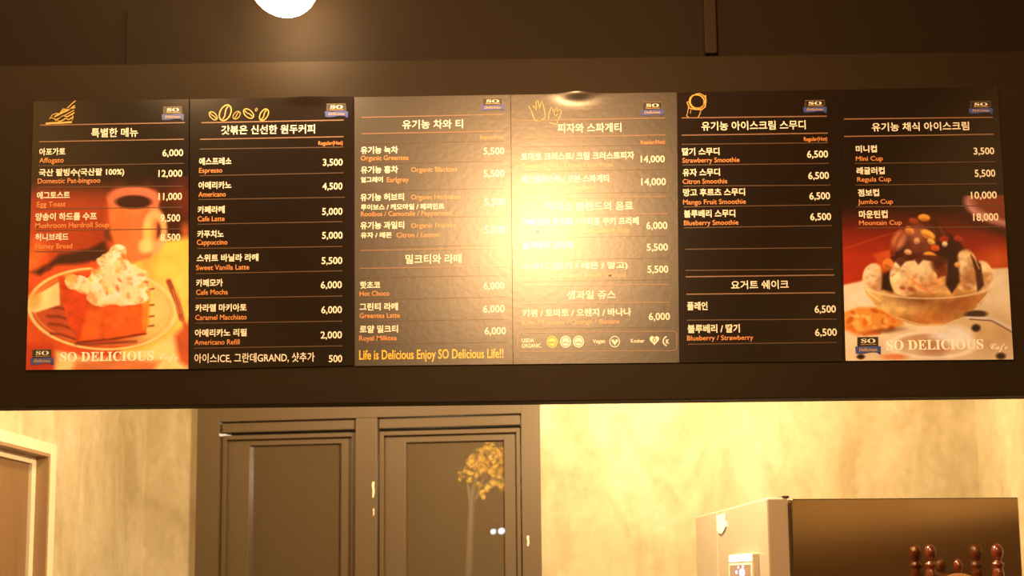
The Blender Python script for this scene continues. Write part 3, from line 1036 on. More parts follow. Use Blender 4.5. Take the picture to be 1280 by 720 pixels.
PANELS.append(dict(
    quad=[(638.6, 118.5), (846, 115.5), (849, 453.2), (641.6, 455.2)], gloss=False,
    label='pizza and spaghetti price panel under the bright glare, with outlined badge strip',
    head=[('피자와 스파게티', 697, 780, 165.6, 11.5), ('아이스 블렌드의 음료', 682, 795, 263.6, 10.8), ('생과일 쥬스', 708.8, 771, 374, 10.6)],
    k=[('토마토 크러스트/ 크림 크러스트피자', 651.5, 798, 200.4, 9.4), ('해산물파스타 / 오븐 스파게티', 651.5, 765, 228.8, 9.4), ('카페모카 프라페 / 커피콩 쿠키 프라페', 653, 803, 282.4, 9.4), ('블루베리 프라페', 653, 717.5, 311.4, 9),
       ('스무디 (딸기 / 레몬 / 망고)', 653, 788, 337, 8.2), ('키위 / 토마토 / 오렌지 / 바나나', 653, 792, 396, 9.2)],
    e=[(RH, 801, 832, 180.2, 5.2), ('Tomato Crust / Cream Crust Pizza', 651.5, 770, 210, 6.2), ('Seafood Pasta / Oven Spaghetti', 651.5, 746, 238, 6.2), ('Cafe Mocha Frappe / Coffee Cookie Frappe', 653, 791, 292, 6.2),
       ('Smoothie (Strawberry / Lemon / Mango)', 653, 786, 347.6, 6.2), ('Kiwi / Tomato / Orange / Banana', 653, 777, 405.8, 6)],
    p=[('14,000', 801, 832, 203, 9), ('14,000', 801.7, 833.4, 231.5, 9.2), ('6,000', 808, 835, 286.4, 9.4), ('5,500', 808.6, 835.5, 313.4, 9.2), ('5,500', 809.5, 836, 341, 9.2), ('6,000', 811, 838, 400, 9.2)],
    bold=[(650, 831, 151, 147.4), (650.5, 832, 172.5, 168.6), (652, 833, 247.4, 245.6), (652.5, 834, 269, 267), (653, 836, 357, 355.6), (653.6, 837, 379.6, 377.8)],
    fine=[(650.5, 832, 183.6, 180.8), (651, 833, 214.2, 211.2), (652, 833, 242, 240), (652.6, 834, 296.6, 294.6), (653, 837, 324.6, 322.4), (653, 836, 351.6, 349.4), (653.6, 838, 410.6, 408.6)],
    badges=True,
    logo=(801, 830, 128, 145)))
PANELS.append(dict(
    quad=[(847.4, 115.5), (1046, 112), (1053.5, 451.6), (850.4, 453.2)], gloss=True,
    label='dark smoothie price panel with gold ice cream cone drawing, second from right',
    head=[('유기농 아이스크림 스무디', 877, 1012, 163, 11.3), ('요거트 쉐이크', 914, 987.6, 361.4, 10.6)],
    k=[('딸기 스무디', 852.5, 901, 194, 9.2), ('유자 스무디', 853.5, 901.6, 220, 9.2), ('망고 후르츠 스무디', 854, 933.7, 245, 9), ('블루베리 스무디', 855, 921, 271.7, 9.2), ('플레인', 859, 885, 387.5, 10), ('블루베리 / 딸기', 859.6, 926, 416, 10)],
    e=[(RH, 1005, 1035, 176.2, 5.2), ('Strawberry Smoothie', 853, 927, 203.4, 6.4), ('Citron Smoothie', 853.5, 911, 229.8, 6.4), ('Mango Fruit Smoothie', 854, 934.6, 255.6, 6.4), ('Blueberry Smoothie', 855, 925, 281.6, 6.4), ('Blueberry / Strawberry', 859, 943, 425.6, 6.2)],
    p=[('6,500', 1009, 1036, 197, 9.2), ('6,500', 1010.5, 1037, 223.8, 9.2), ('6,500', 1012, 1038.4, 249.2, 9.2), ('6,500', 1013, 1039.7, 275.2, 9.2), ('6,500', 1018.5, 1045.4, 390.8, 9.2), ('6,500', 1019, 1046.6, 419.8, 9.2)],
    bold=[(852, 1033.6, 147.4, 145.2), (852, 1034.6, 169, 166.4), (857, 1043, 346, 343.7), (858, 1044, 367.8, 365.8)],
    fine=[(852, 1035, 180.4, 178.4), (853, 1036, 206.3, 204.2), (854, 1038, 232.6, 231.4), (854.6, 1038, 258.6, 256), (855, 1040, 284.7, 282), (856.6, 1040.4, 311.6, 309.5), (857, 1042, 338, 336.6), (858.6, 1046, 400.2, 398.8), (860, 1046, 430.2, 428)],
    logo=(1004, 1033.6, 125.6, 141)))
PANELS.append(dict(
    quad=[(1047.4, 112), (1247, 108.5), (1267.5, 449.8), (1056.5, 451.6)], gloss=True,
    label='menu panel with ice cream sundae bowl photo, farthest right on the beam',
    head=[('유기농 채식 아이스크림', 1090, 1215.6, 164, 10.8)],
    k=[('미니컵', 1070, 1097, 190.4, 8.6), ('레귤러컵', 1071, 1107, 217.8, 8.8), ('점보컵', 1072.5, 1099.7, 245.2, 8.8), ('마운틴컵', 1074, 1110.5, 272.6, 9.4)],
    e=[('Mini Cup', 1070, 1104.6, 201, 6), ('Regula Cup', 1071.7, 1115, 227, 6), ('Jumbo Cup', 1072.5, 1117.5, 255, 6), ('Mountain Cup', 1074, 1128.5, 281.4, 6)],
    p=[('3,500', 1217.4, 1243.6, 193, 9), ('5,500', 1218.6, 1245, 221, 9.4), ('10,000', 1214, 1247, 248.4, 9.4), ('18,000', 1216.7, 1249, 276, 9.8)],
    bold=[(1055, 1241, 148.8, 146.6), (1055, 1242, 170.6, 167.8)],
    fine=[(1068, 1244, 204.4, 202.2), (1069, 1246, 231.4, 229.6), (1070, 1248, 258.6, 257), (1071, 1250, 285, 283.6)],
    logo=(1211, 1241, 127, 142.5)))

LIFT = 0.0006
G = 'menu panels along the dark beam'


def emblem(panel, x0, x1, y0, y1, up=0.0):
    """small shop emblem: dark plate with a framed SO and a waving blue ribbon; material slots black, gold, blue, white"""
    w, h = x1 - x0, y1 - y0
    l1, l2, l3 = up + LIFT, up + LIFT * 1.6, up + LIFT * 2.2
    bm = bmesh.new()
    flat(bm, [(x0 + .08 * w, y0), (x1 - .1 * w, y0 - .02 * h), (x1 - .1 * w, y0 + .5 * h), (x0 + .08 * w, y0 + .55 * h)], l1, 0)
    stroke(bm, [(x0 + .08 * w, y0 + .5 * h), (x0 + .08 * w, y0), (x1 - .1 * w, y0 - .02 * h), (x1 - .1 * w, y0 + .48 * h)], .5, l2, 1)
    stroke(bm, [(x0 + .2 * w, y0 + .43 * h), (x1 - .18 * w, y0 + .41 * h)], .5, l2, 2)
    e = obj('emblem', bm, [MT['black'], MT['emblem_frame'], MT['gold']], panel)
    bm = bmesh.new()
    put(bm, '𝐒𝐎', x0 + .24 * w, x1 - .2 * w, y0 + .34 * h, .26 * h, l2, .004, 0, False)
    obj('emblem_lettering', bm, MT['white'], e)
    bm = bmesh.new()
    top = [(x0 + w * t, y0 + h * (.53 + .03 * math.sin(t * 6.3))) for t in np.linspace(0, 1, 12)]
    bot = [(x0 + w * t, y0 + h * (.92 + .05 * math.sin(t * 6.3 + .3))) for t in np.linspace(1, .02, 12)]
    flat(bm, top + bot, l2, 0)
    flat(bm, [(x1 - .14 * w, y0 + .88 * h), (x1, y0 + .88 * h), (x1 - .02 * w, y0 + h * 1.02), (x1 - .09 * w, y0 + .97 * h)], l2, 0)
    put(bm, '𝑫𝒆𝒍𝒊𝒄𝒊𝒐𝒖𝒔', x0 + .14 * w, x1 - .12 * w, y0 + .82 * h, .22 * h, l3, 0, 1, False)
    o = obj('ribbon', bm, [MT['blue'], MT['gold']], e)
    o['label'] = 'blue ribbon'


MT['emblem_frame'] = mat('emblem_outline', (0.20, 0.13, 0.07), 0.42)
for pi, D in enumerate(PANELS):
    q = D['quad']
    c0 = pw(*q[3], 0); c1 = pw(*q[2], 0)
    panel = empty('menu_panel', ((c0.x + c1.x) / 2, HY, min(c0.z, c1.z)))
    tag(panel, D['label'], 'menu board', G)
    # sheet: grid so its top edge can lift off the beam a little
    bm = bmesh.new()
    nx, ny = 40, 24
    tl, tr_, br_, bl = [pw(x, y, 0) for x, y in q]
    F_, B_ = [], []
    for j_ in range(ny + 1):
        fr_, br2 = [], []
        v = (j_ / ny) ** 2.2
        for i in range(nx + 1):
            u = i / nx
            p = (tl * (1 - u) + tr_ * u) * (1 - v) + (bl * (1 - u) + br_ * u) * v
            d = 0.0
            if pi == 3:                                   # curled top edge
                d = 0.016 * math.exp(-((u - .40) / .10) ** 2) * math.exp(-(v / .022) ** 2)
            if pi == 1:
                d = 0.006 * math.exp(-((u - .72) / .12) ** 2) * math.exp(-(v / .02) ** 2)
            fr_.append(bm.verts.new(p - Vector((0, d, 0))))
            br2.append(bm.verts.new(p + Vector((0, PT - 0.0004 - d, 0))))
        F_.append(fr_); B_.append(br2)
    for j_ in range(ny):
        for i in range(nx):
            bm.faces.new((F_[j_][i], F_[j_][i + 1], F_[j_ + 1][i + 1], F_[j_ + 1][i]))
            bm.faces.new((B_[j_][i], B_[j_ + 1][i], B_[j_ + 1][i + 1], B_[j_][i + 1]))
    def rim(q0, q1):
        w_ = [[bm.verts.new(v_.co) for v_ in q_] for q_ in (q0, q1)]
        for i in range(len(q0) - 1):
            bm.faces.new((w_[0][i], w_[0][i + 1], w_[1][i + 1], w_[1][i]))
    rim(F_[0], B_[0])
    rim(B_[ny], F_[ny])
    rim([r_[0] for r_ in B_], [r_[0] for r_ in F_])
    rim([r_[nx] for r_ in F_], [r_[nx] for r_ in B_])
    obj('sheet', bm, MT['panel_gloss' if D['gloss'] else 'panel_dull'], panel, True)
    lb = LIFT
    if pi == 0:
        fx = lambda y: 42 + (y - 127) / 336 * -10
        print_mesh('food_photo', [(fx(222) + .6, 222), (235.6, 220), (235.6, 461), (fx(462) + .4, 462.4)], paint_toast, panel, LIFT, (0.74, 0.86, 1.2))['label'] = 'printed photo of a mug and cream-topped bread'
        lb = LIFT * 2.2
    if pi == 5:
        fx = lambda y: 1047.4 + (y - 112) / 339.6 * 9.1
        gx = lambda y: 1247 + (y - 108.5) / 341.3 * 20.5
        print_mesh('food_photo', [(fx(246) + .6, 246), (gx(244) - .6, 244), (gx(449) - .6, 449.3), (fx(451) + .6, 451)], paint_sundae, panel, LIFT, (0.68, 0.82, 1.3))['label'] = 'printed photo of a sundae in a glass bowl'
        lb = LIFT * 2.2
    for (s, x0, x1, y, h) in D['head']:
        bm = bmesh.new()
        put(bm, s, x0, x1, y, h, lb, 0.012, 0, True)
        obj('heading_lettering', bm, MT['white'], panel)
    rows = []
    for key, bold in (('k', .022), ('thin', .004)):
        for (s, x0, x1, y, h) in D.get(key, []):
            bm = bmesh.new()
            put(bm, s, x0, x1, y, h, lb, bold, 0, True)
            rows.append((y, x0, obj('menu_entry', bm, MT['white'], panel)))
    for (s, x0, x1, y, h) in D['e']:
        bm = bmesh.new()
        put(bm, s, x0, x1, y, h, lb, 0.008, 0, False)
        own = panel if s == RH else min(rows, key=lambda r: abs(r[0] + (9 if abs(r[1] - x0) < 6 else 0) - y))[2]
        obj('size_note' if s == RH else 'english_lettering', bm, MT['orange'], own)
    for (s, x0, x1, y, h) in D['p']:
        bm = bmesh.new()
        put(bm, s, x0, x1, y, h, lb, 0.012, 0, False)
        obj('price_lettering', bm, MT['white'], min(rows, key=lambda r: abs(r[0] + 1 - y))[2])
    for key, hw, mk in (('bold', .65, 'rule_bold'), ('fine', .5, 'rule')):
        for (x0, x1, ya, yb) in D[key]:
            bm = bmesh.new()
            flat(bm, [(x0, ya - hw), (x1, yb - hw), (x1, yb + hw), (x0, ya + hw)], lb, 0)
            obj('ruled_line', bm, MT[mk], panel)
    emblem(panel, *D['logo'])
    if 'banner' in D:
        bm = bmesh.new()
        for (s, x0, x1, y, h) in D['banner']:
            put(bm, s, x0, x1, y, h, lb, 0.012, 0, False)
        obj('slogan_lettering', bm, MT['yellow'], panel)
    bm = bmesh.new()
    if pi == 0:
        # ear of wheat
        for row, w_ in (([(68, 146), (73, 143.6), (79, 140.6), (85, 138), (93.6, 132)], 1.5), ([(70, 144), (74.6, 142), (80, 138), (86, 136.6), (94, 134.4)], 1.0),
                        ([(69, 150.6), (74, 147.6), (79, 144.6), (84, 146), (93, 140.6)], 1.5), ([(71, 149), (76, 146.4), (82, 143.6), (92.6, 137.6)], 1.0),
                        ([(73, 152.6), (78, 150.4), (82, 148), (86, 149.6), (92, 145.6)], 1.3), ([(70, 153.6), (74, 151.4), (68, 148.4), (64, 147)], .9),
                        ([(84, 135), (88, 131.6), (91, 128.6), (94.4, 126)], 1.0), ([(62, 148.6), (65.6, 143.6), (70, 141.6), (73.6, 142)], .9),
                        ([(75, 141), (79, 136), (83, 136.6)], .9), ([(90, 150.6), (91.4, 147), (90.6, 143)], .7)):
            stroke(bm, row, w_, lb)
        stroke(bm, [(57, 154.6), (66, 153.8), (74, 153.6), (90, 152.6)], 2.2, lb)
    if pi == 1:
        for (cx, cy, rx, ry, rot, w) in ((266.5, 144.7, 3.6, 6.2, -.75, 1.1), (281.6, 141, 6.6, 10.4, .45, 1.5), (295.8, 144, 3.6, 5.6, .7, .8), (310.7, 142, 4.4, 7.4, -.85, 1.2), (330, 143.4, 4.6, 7.8, .55, 1.3)):
            stroke(bm, ell(cx, cy, rx, ry, rot), w, lb, 0, True)
            c_, s_ = math.cos(rot), math.sin(rot)
            ln = []
            for t in np.linspace(-.85, .85, 9):
                xx, yy = rx * .16 * math.sin(t * 3.4), ry * t
                ln.append((cx + c_ * xx - s_ * yy, cy + s_ * xx + c_ * yy))
            stroke(bm, ln, w * .9, lb)
        stroke(bm, ell(320.4, 137, 1.2, 2, .4, 10), .6, lb, 0, True)
    if pi == 3:
        stroke(bm, [(661, 133), (664.5, 139), (667, 147), (669.5, 151), (676, 150.4), (681.6, 147), (681, 140), (679, 131), (677, 126.4), (675.4, 132), (675, 137), (673.4, 130), (672, 125.6), (670, 127), (670.6, 134), (671, 138), (666.4, 132)], 1.0, lb)
        stroke(bm, [(686, 151), (685.6, 146), (687, 139), (689.6, 133.4), (691, 137), (692.4, 142), (694, 136), (696, 134.6), (696.4, 140), (699, 137), (702, 138.4), (700.4, 144), (697.6, 150), (696, 155), (691, 154.6), (686.6, 153)], .9, lb)
        stroke(bm, [(692.4, 142), (695, 145), (697.6, 142)], .8, lb)
    if pi == 4:
        stroke(bm, ell(871, 127, 9.4, 8.6, .3), 1.5, lb, 0, True)
        stroke(bm, ell(872.4, 126, 9.6, 8.8, -.5), 1.0, lb, 0, True)
        stroke(bm, [(860, 131), (862, 135.4), (869, 136.6), (877, 137), (881.4, 133.6), (882.4, 126), (881.6, 119)], 1.4, lb)
        stroke(bm, [(860, 131), (858.6, 128), (861.6, 127)], 1.2, lb)
        stroke(bm, [(860.6, 134), (859.4, 141), (858.4, 145), (861.6, 147)], .8, lb)
        stroke(bm, [(876.4, 137), (874.6, 143), (872.6, 146.6)], .8, lb)
        stroke(bm, [(864, 137), (862.6, 142)], .6, lb)
    if pi in (1, 0, 3, 4):
        obj('line_drawing', bm, MT['gold'], panel)
    else:
        bm.free()
    if D.get('badges'):
        bm = bmesh.new()
        x0, x1, y0, y1, r = 647, 846, 416, 439.4, 5
        pts = []
        for (cx, cy, a0) in ((x1 - r, y1 - r - 1, 0), (x0 + r, y1 - r, 90), (x0 + r, y0 + r, 180), (x1 - r, y0 + r - 2, 270)):
            for t in range(7):
                a = math.radians(a0 + t * 15)
                pts.append((cx + r * math.cos(a), cy + r * math.sin(a)))
        stroke(bm, pts, 1.1, lb, 0, True)
        strip = obj('badge_strip', bm, MT['rule_bold'], panel)
        for ws in ((('USDA', 652.4, 668, 428, 5), ('ORGANIC', 652.4, 676.6, 434.6, 5)), (('Vegan', 741, 756.5, 428.8, 4.8),), (('Kosher', 788.6, 806, 428.4, 5),)):
            bm = bmesh.new()
            for (s, a_, b_, y, h) in ws:
                put(bm, s, a_, b_, y, h, lb, .012, 0, False)
            obj('badge_lettering', bm, MT['white'], strip)
        for i, cx in enumerate((690.2, 707, 723.2)):
            bm = bmesh.new()
            stroke(bm, ell(cx, 427.4 - i * .2, 6.2, 6.8), 1.2, lb, 0, True)
            flat(bm, ell(cx, 427.4 - i * .2, 4.6, 5.2), lb, 0)
            stroke(bm, [(cx - 3.4, 428.6), (cx, 427.6), (cx + 3.4, 428.6)], 1.1, lb * 1.6, 1)
            o = obj('badge', bm, [MT['yellow'] if i == 0 else MT['white'], MT['black']], strip)
            o['label'] = 'yellow round badge' if i == 0 else 'white round badge'
        bm = bmesh.new()
        stroke(bm, ell(768.3, 427, 6, 6.6), .9, lb, 0, True)
        flat(bm, [(764, 425.4), (766.6, 424), (768.4, 427), (770.4, 424), (773, 425.4), (768.4, 432)], lb, 0)
        obj('badge', bm, MT['white'], strip)['label'] = 'round badge with a leafy V'
        hp = []
        for t in np.linspace(0, 2 * math.pi, 30, endpoint=False):
            hx = 16 * math.sin(t) ** 3
            hy = 13 * math.cos(t) - 5 * math.cos(2 * t) - 2 * math.cos(3 * t) - math.cos(4 * t)
            hp.append((818 + hx * .37, 425 - hy * .40))
        bm = bmesh.new()
        flat(bm, hp, lb, 0)
        stroke(bm, ell(818, 425, 1.8, 2.2), .9, lb * 1.6, 1, True)
        obj('badge', bm, [MT['white'], MT['black']], strip)['label'] = 'white heart badge'
        bm = bmesh.new()
        stroke(bm, ell(836.4, 426.4, 7.4, 6.4, 0, 14, math.radians(115), math.radians(245)), 1.4, lb, 0)
        put(bm, 'K', 832.6, 836.6, 429.6, 5.6, lb, .02, 0, False)
        obj('badge', bm, MT['white'], strip)['label'] = 'badge of a K inside a curve'
    if pi in (0, 5):
        lg = (38, 67, 437, 456.5) if pi == 0 else (1069, 1101, 421.5, 443)
        emblem(panel, *lg, LIFT * 1.5)
        bm = bmesh.new()
        if pi == 0:
            put(bm, '𝐒𝐎 𝐃𝐄𝐋𝐈𝐂𝐈𝐎𝐔𝐒', 75, 195, 451.8, 12, lb, 0.008, 0, False)
            put(bm, '𝓒𝓪𝓯𝓮', 199, 223, 450, 9, lb, 0, 0, False)
        else:
            put(bm, '𝐒𝐎 𝐃𝐄𝐋𝐈𝐂𝐈𝐎𝐔𝐒', 1108, 1231, 437.6, 12.6, lb, 0.008, 0, False)
            put(bm, '𝓒𝓪𝓯𝓮', 1238, 1260, 437, 9, lb, 0, 0, False)
        obj('shop_lettering', bm, MT['brightwhite'], panel)
bpy.data.objects.remove(TOB)

# ------------------------------------------------------------------ globe pendant in front of the beam
MT['bulb'] = mat('lit_globe', (1, 0.9, 0.7), 0.3, emit=(1.0, 0.66, 0.34), estr=60.0)
bc = at(354, -28, HY - 0.16)
pen = empty('pendant_lamp', (bc.x, bc.y, bc.z))
bm = bmesh.new()
R_ = 0.10
lathe(bm, [(R_ * math.sin(a), -R_ * math.cos(a)) for a in np.linspace(0, 2.75, 20)] + [(0.03, R_ * 0.95), (0, R_ * 0.95)], 28, Matrix.Translation(bc))
obj('glass_globe', bm, MT['bulb'], pen, True)
bm = bmesh.new()
lathe(bm, [(0, .088), (.034, .088), (.037, .093), (.034, .12), (.02, .15), (.006, .158), (0, .158)], 24, Matrix.Translation(bc))
obj('lamp_socket', bm, MT['metal_black'], pen, True)
bm = bmesh.new()
tube(bm, [bc + Vector((0, 0, .155)), bc + Vector((0, 0, .3)), Vector((bc.x, bc.y, CEIL - .02))], .004, 8)
obj('cord', bm, MT['metal_black'], pen)
bm = bmesh.new()
lathe(bm, [(0, CEIL - .03), (.045, CEIL - .03), (.05, CEIL - .02), (.05, CEIL), (0, CEIL)], 24, Matrix.Translation((bc.x, bc.y, 0)))
obj('ceiling_rose', bm, MT['metal_black'], pen)
tag(pen, 'glowing white globe hanging in front of the beam at the top edge', 'lamp')

# ------------------------------------------------------------------ refrigerator
FY = 2.90
fa = math.radians(3.0)
fu = Vector((math.cos(fa), math.sin(fa), 0))            # along the side, front to back
fv = Vector((-math.sin(fa), math.cos(fa), 0))           # along the front, away from the viewer
f0 = at(958, 622, FY)
FH = f0.z
fo = Vector((f0.x, f0.y, 0))
FM = Matrix((fu, fv, Vector((0, 0, 1)))).transposed().to_4x4()
FM.translation = fo
FMI = FM.inverted()


def fl(px, py, v0=0.0):
    return FMI @ hit(px, py, fo + fv * v0, fv)


def ff(px, py):                                          # on the front face
    return FMI @ hit(px, py, fo, fu)


body_x = fl(990, 660).x
end_x = fl(1275.5, 660).x
FWID = 0.93
split = ff(897, 690).y
fr_ = empty('refrigerator', fo, fa)
bm = bmesh.new()
box(bm, (body_x, 0.0, 0.03), (end_x, FWID, FH - 0.004), FM, 0.004)
obj('cabinet', bm, MT['steel'], fr_)
bm = bmesh.new()
box(bm, (body_x - 0.009, 0.012, 0.06), (body_x + 0.001, FWID - 0.012, FH - 0.02), FM)
obj('door_gasket', bm, MT['gasket'], fr_)
for (v0, v1, lab) in ((0.0, split - 0.004, 'near'), (split + 0.004, FWID, 'far')):
    bm = bmesh.new()
    box(bm, (0, v0, 0.06), (body_x - 0.009, v1, FH), FM, 0.006)
    dr = obj('door', bm, MT['fridgefront'], fr_)
    bm = bmesh.new()
    vv = v1 - 0.04 if lab == 'near' else v0 + 0.04
    box(bm, (-0.035, vv - .012, 0.75), (-0.02, vv + .012, 1.42), FM, 0.004)
    for zz in (0.78, 1.37):
        box(bm, (-0.022, vv - .008, zz), (0.001, vv + .008, zz + .02), FM, 0.001)
    obj('handle', bm, MT['steel'], dr)
bm = bmesh.new()                                         # hinge cover
h0, h1 = fl(978, 620).x, fl(985, 620).x
box(bm, (h0, 0.0, FH - 0.002), (h1 + 0.004, 0.05, FH + 0.006), FM, 0.002)
obj('hinge_cover', bm, MT['gasket'], fr_)
bm = bmesh.new()
for vv in (0.06, FWID - 0.06):
    for uu in (body_x + .06, end_x - .06):
        lathe(bm, [(0, 0), (.025, 0), (.025, .035), (0, .035)], 14, FM @ Matrix.Translation((uu, vv, 0)))
obj('feet', bm, MT['gasket'], fr_)
# top edge trim of the doors
# control panel on the near door
pa, pb = ff(949, 694), ff(919, 700)
pz1, pz0 = ff(935, 692).z, ff(935, 692).z - 0.34
bm = bmesh.new()
box(bm, (-0.022, pa.y, pz0), (0.001, pb.y, pz1), FM, 0.004)
cp = obj('control_panel', bm, MT['fridgefront'], fr_)
bm = bmesh.new()
box(bm, (-0.0235, pa.y + .008, pz1 - .026), (-0.0215, pb.y - .004, pz1 - .003), FM, 0.0005)
MT['panel_light'] = mat('lit_white_strip', (0.9, 0.9, 0.9), 0.4, emit=(1, 0.97, 0.92), estr=1.2)
o = obj('panel_lamp', bm, MT['panel_light'], cp)
o['label'] = 'lit white strip'
bm = bmesh.new()
dz1 = pz1 - .032
for (a0, a1, z0, z1) in ((pa.y + .008, pb.y - .004, dz1 - .006, dz1), (pb.y - .012, pb.y - .004, pz0 + .02, dz1 - .006), (pa.y + .008, pa.y + .014, pz0 + .02, dz1 - .006)):
    box(bm, (-0.0245, a0, z0), (-0.0215, a1, z1), FM)
obj('bezel', bm, MT['whiteplastic'], cp)
MT['screen_dark'] = mat('display_glass', (0.20, 0.13, 0.10), 0.15, emit=(0.32, 0.2, 0.16), estr=0.35)
bm = bmesh.new()
box(bm, (-0.0238, pa.y + .014, pz0 + .02), (-0.0215, pb.y - .012, dz1 - .006), FM)
obj('display', bm, MT['screen_dark'], cp)
MT['violet'] = mat('violet_light', (0.5, 0.4, 1), 0.4, emit=(0.62, 0.5, 1.0), estr=4.0)
bm = bmesh.new()
ym = (pa.y + pb.y) / 2
for (yy, zz, r, rz) in ((ym - .022, dz1 - .032, .030, .014), (ym + .045, dz1 - .030, .009, .006), (ym - .035, dz1 - .012, .007, .004), (ym + .02, dz1 - .014, .006, .004)):
    vs = [bm.verts.new(FM @ Vector((-0.0243, yy + r * math.cos(a), zz + rz * math.sin(a)))) for a in np.linspace(0, 6.283, 16, endpoint=False)]
    v2 = [bm.verts.new(FM @ Vector((-0.0236, yy + r * math.cos(a), zz + rz * math.sin(a)))) for a in np.linspace(0, 6.283, 16, endpoint=False)]
    bm.faces.new(vs); bm.faces.new(v2)
    for i in range(16):
        bm.faces.new((vs[i], vs[(i + 1) % 16], v2[(i + 1) % 16], v2[i]))
o = obj('indicator_light', bm, MT['violet'], cp)
o['label'] = 'glowing violet indicator'
tag(fr_, 'silver refrigerator with lit control panel, standing by the right wall', 'refrigerator')
# white tag stuck near the top of the door
s0, s1 = ff(908.5, 645), ff(896.5, 645)
st, sb = ff(903, 643).z, ff(903, 667).z
bm = bmesh.new()
ol = [(.05, 1), (.95, 1), (1, .72), (.92, .55), (1, .3), (.78, .06), (.5, 0), (.3, .1), (.05, .34), (.12, .6)]
lo = [bm.verts.new(FM @ Vector((-0.0005, s0.y + (s1.y - s0.y) * a, sb + (st - sb) * c))) for a, c in ol]
hi = [bm.verts.new(FM @ Vector((-0.004, s0.y + (s1.y - s0.y) * a, sb + (st - sb) * c))) for a, c in ol]
bm.faces.new(lo); bm.faces.new(hi)
for i in range(len(ol)):
    k = (i + 1) % len(ol)
    bm.faces.new((lo[i], lo[k], hi[k], hi[i]))
tag(obj('sticker', bm, MT['whiteplastic']), 'small white sticker at the top of the refrigerator doors', 'sticker')

# ------------------------------------------------------------------ counter and turned wooden chair by the refrigerator side
CZ = 1.02
cY = FY - 0.022
p1, p2 = at(1163, 690, cY), at(1246.5, 690, cY)
pk = at(1197.5, 705, cY)
ztop = at(1163, 680, cY).z
mid = (p1 + p2) / 2
ctr = empty('side_counter', (mid.x, cY - 0.22, 0))
bm = bmesh.new()
box(bm, (mid.x - .32, cY - .47, 0.08), (mid.x + .32, cY + .012, CZ - .04), bev=.004)
obj('cabinet_body', bm, MT['doorleaf'], ctr)
bm = bmesh.new()
box(bm, (mid.x - .30, cY - .44, 0.0), (mid.x + .30, cY + .01, .08))
obj('plinth', bm, MT['gasket'], ctr)
bm = bmesh.new()
box(bm, (mid.x - .34, cY - .49, CZ - .04), (mid.x + .34, cY + .02, CZ), bev=.006)
obj('countertop', bm, MT['palewood'], ctr)
for s_ in (-1, 1):
    bm = bmesh.new()
    box(bm, (mid.x + (-.31 if s_ < 0 else .005), cY - .488, .1), (mid.x + (-.005 if s_ < 0 else .31), cY - .47, CZ - .06), bev=.003)
    dd = obj('door', bm, MT['doorleaf'], ctr)
    bm = bmesh.new()
    lathe(bm, [(0, 0), (.006, 0), (.006, .014), (.013, .018), (.012, .028), (0, .03)], 16, Matrix.Translation((mid.x + s_ * .04, cY - .487, .7)) @ Matrix.Rotation(math.pi / 2, 4, 'X'))
    obj('knob', bm, MT['steel'], dd, True)
tag(ctr, 'low wooden counter below the picture in front of the refrigerator side', 'counter')

ch = empty('wooden_chair', (mid.x, cY, CZ))
H = ztop - CZ


def post_profile(h, r=.0182):
    pr = [(0, h)]
    for a in np.linspace(.25, 2.62, 9):                  # egg finial
        pr.append((r * .98 * math.sin(a), h - .028 + .028 * math.cos(a)))
    zb = h - .056
    pr += [(r * .66, zb), (r * .95, zb - .006), (r * 1.0, zb - .013), (r * .72, zb - .020), (r * .82, zb - .024), (r * .96, zb - .040), (r * 1.0, zb - .055), (r * .8, zb - .075), (r * 1.0, zb - .082), (r * 1.0, zb - .10)]
    pr += [(r * .85, zb - .11), (r * .85, .30), (r * 1.05, .285), (r * .8, .26), (r * .9, .12), (r * .6, .02), (r * .5, 0), (0, 0)]
    return pr


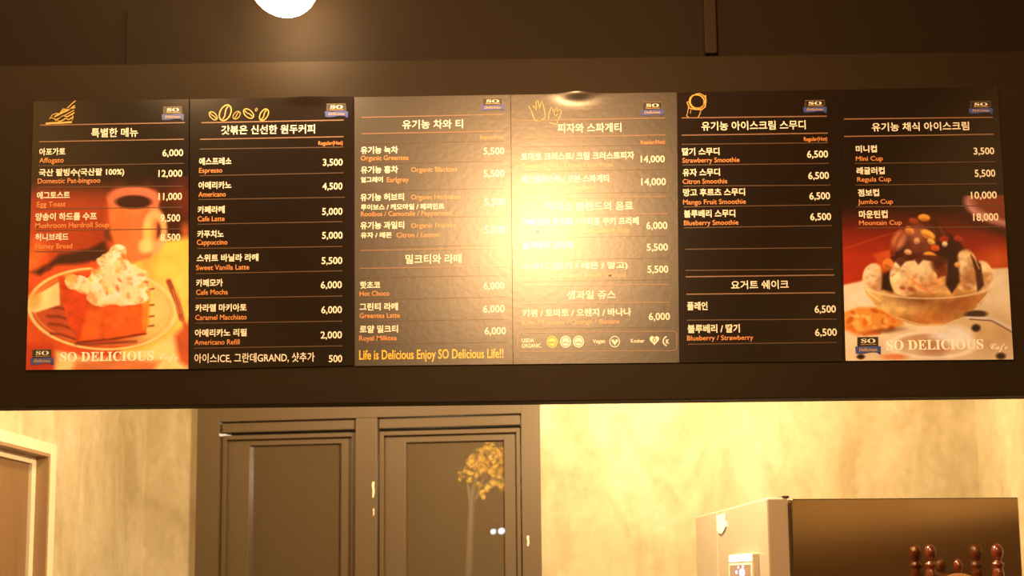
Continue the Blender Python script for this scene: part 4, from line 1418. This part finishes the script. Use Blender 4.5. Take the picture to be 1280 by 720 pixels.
for p in (p1, p2):
    bm = bmesh.new()
    lathe(bm, post_profile(H), 28, Matrix.Translation((p.x, cY, CZ)))
    obj('back_post', bm, MT['wood'], ch, True)
hk = pk.z - CZ + (at(1197, 698, cY).z - pk.z)
zc = at(1197, 716.5, cY).z
bm = bmesh.new()                                         # arched pale top rail
n = 16
arch_f, arch_b = [], []
wid = (p2.x - p1.x)
for side, L_ in ((-.008, arch_f), (.008, arch_b)):
    for i in range(n + 1):
        t = i / n
        x = p1.x + wid * t
        L_.append((bm.verts.new((x, cY + side, zc - .075 * (abs((x - pk.x)) / (.5 * wid)) ** 2)), bm.verts.new((x, cY + side, zc - .115 - .02 * (abs((x - pk.x)) / (.5 * wid)) ** 2))))
for i in range(n):
    bm.faces.new((arch_f[i][0], arch_f[i + 1][0], arch_f[i + 1][1], arch_f[i][1]))
    bm.faces.new((arch_b[i][0], arch_b[i][1], arch_b[i + 1][1], arch_b[i + 1][0]))
    bm.faces.new((arch_f[i][0], arch_b[i][0], arch_b[i + 1][0], arch_f[i + 1][0]))
    bm.faces.new((arch_f[i][1], arch_f[i + 1][1], arch_b[i + 1][1], arch_b[i][1]))
bm.faces.new((arch_f[0][0], arch_f[0][1], arch_b[0][1], arch_b[0][0]))
bm.faces.new((arch_f[n][0], arch_b[n][0], arch_b[n][1], arch_f[n][1]))
o = obj('top_rail', bm, MT['palewood'], ch)
o['label'] = 'pale arched top rail'
bm = bmesh.new()
ztk = at(1197, 698, cY).z
lathe(bm, [(0, ztk), (.006, ztk - .003), (.0115, ztk - .012), (.0142, ztk - .024), (.0125, ztk - .034), (.008, ztk - .042), (.006, zc - .01), (0, zc - .01)], 20, Matrix.Translation((pk.x, cY, 0)))
obj('finial', bm, MT['wood'], ch, True)
for i in range(3):
    bm = bmesh.new()
    x = p1.x + wid * (i + 1) / 4
    lathe(bm, [(0, .24), (.006, .24), (.009, .30), (.006, .36), (.006, zc - CZ - .11), (0, zc - CZ - .11)], 14, Matrix.Translation((x, cY, CZ)))
    obj('spindle', bm, MT['wood'], ch, True)
bm = bmesh.new()
box(bm, (p1.x - .02, cY - .2, CZ + .215), (p2.x + .02, cY + .012, CZ + .24), bev=.006)
obj('seat', bm, MT['palewood'], ch)
for x in (p1.x, p2.x):
    bm = bmesh.new()
    lathe(bm, [(0, 0), (.010, 0), (.014, .04), (.011, .1), (.015, .13), (.012, .216), (0, .216)], 20, Matrix.Translation((x, cY - .17, CZ)))
    obj('leg', bm, MT['wood'], ch, True)
tag(ch, 'red-brown turned wooden chair back with egg finials against the refrigerator side', 'chair')
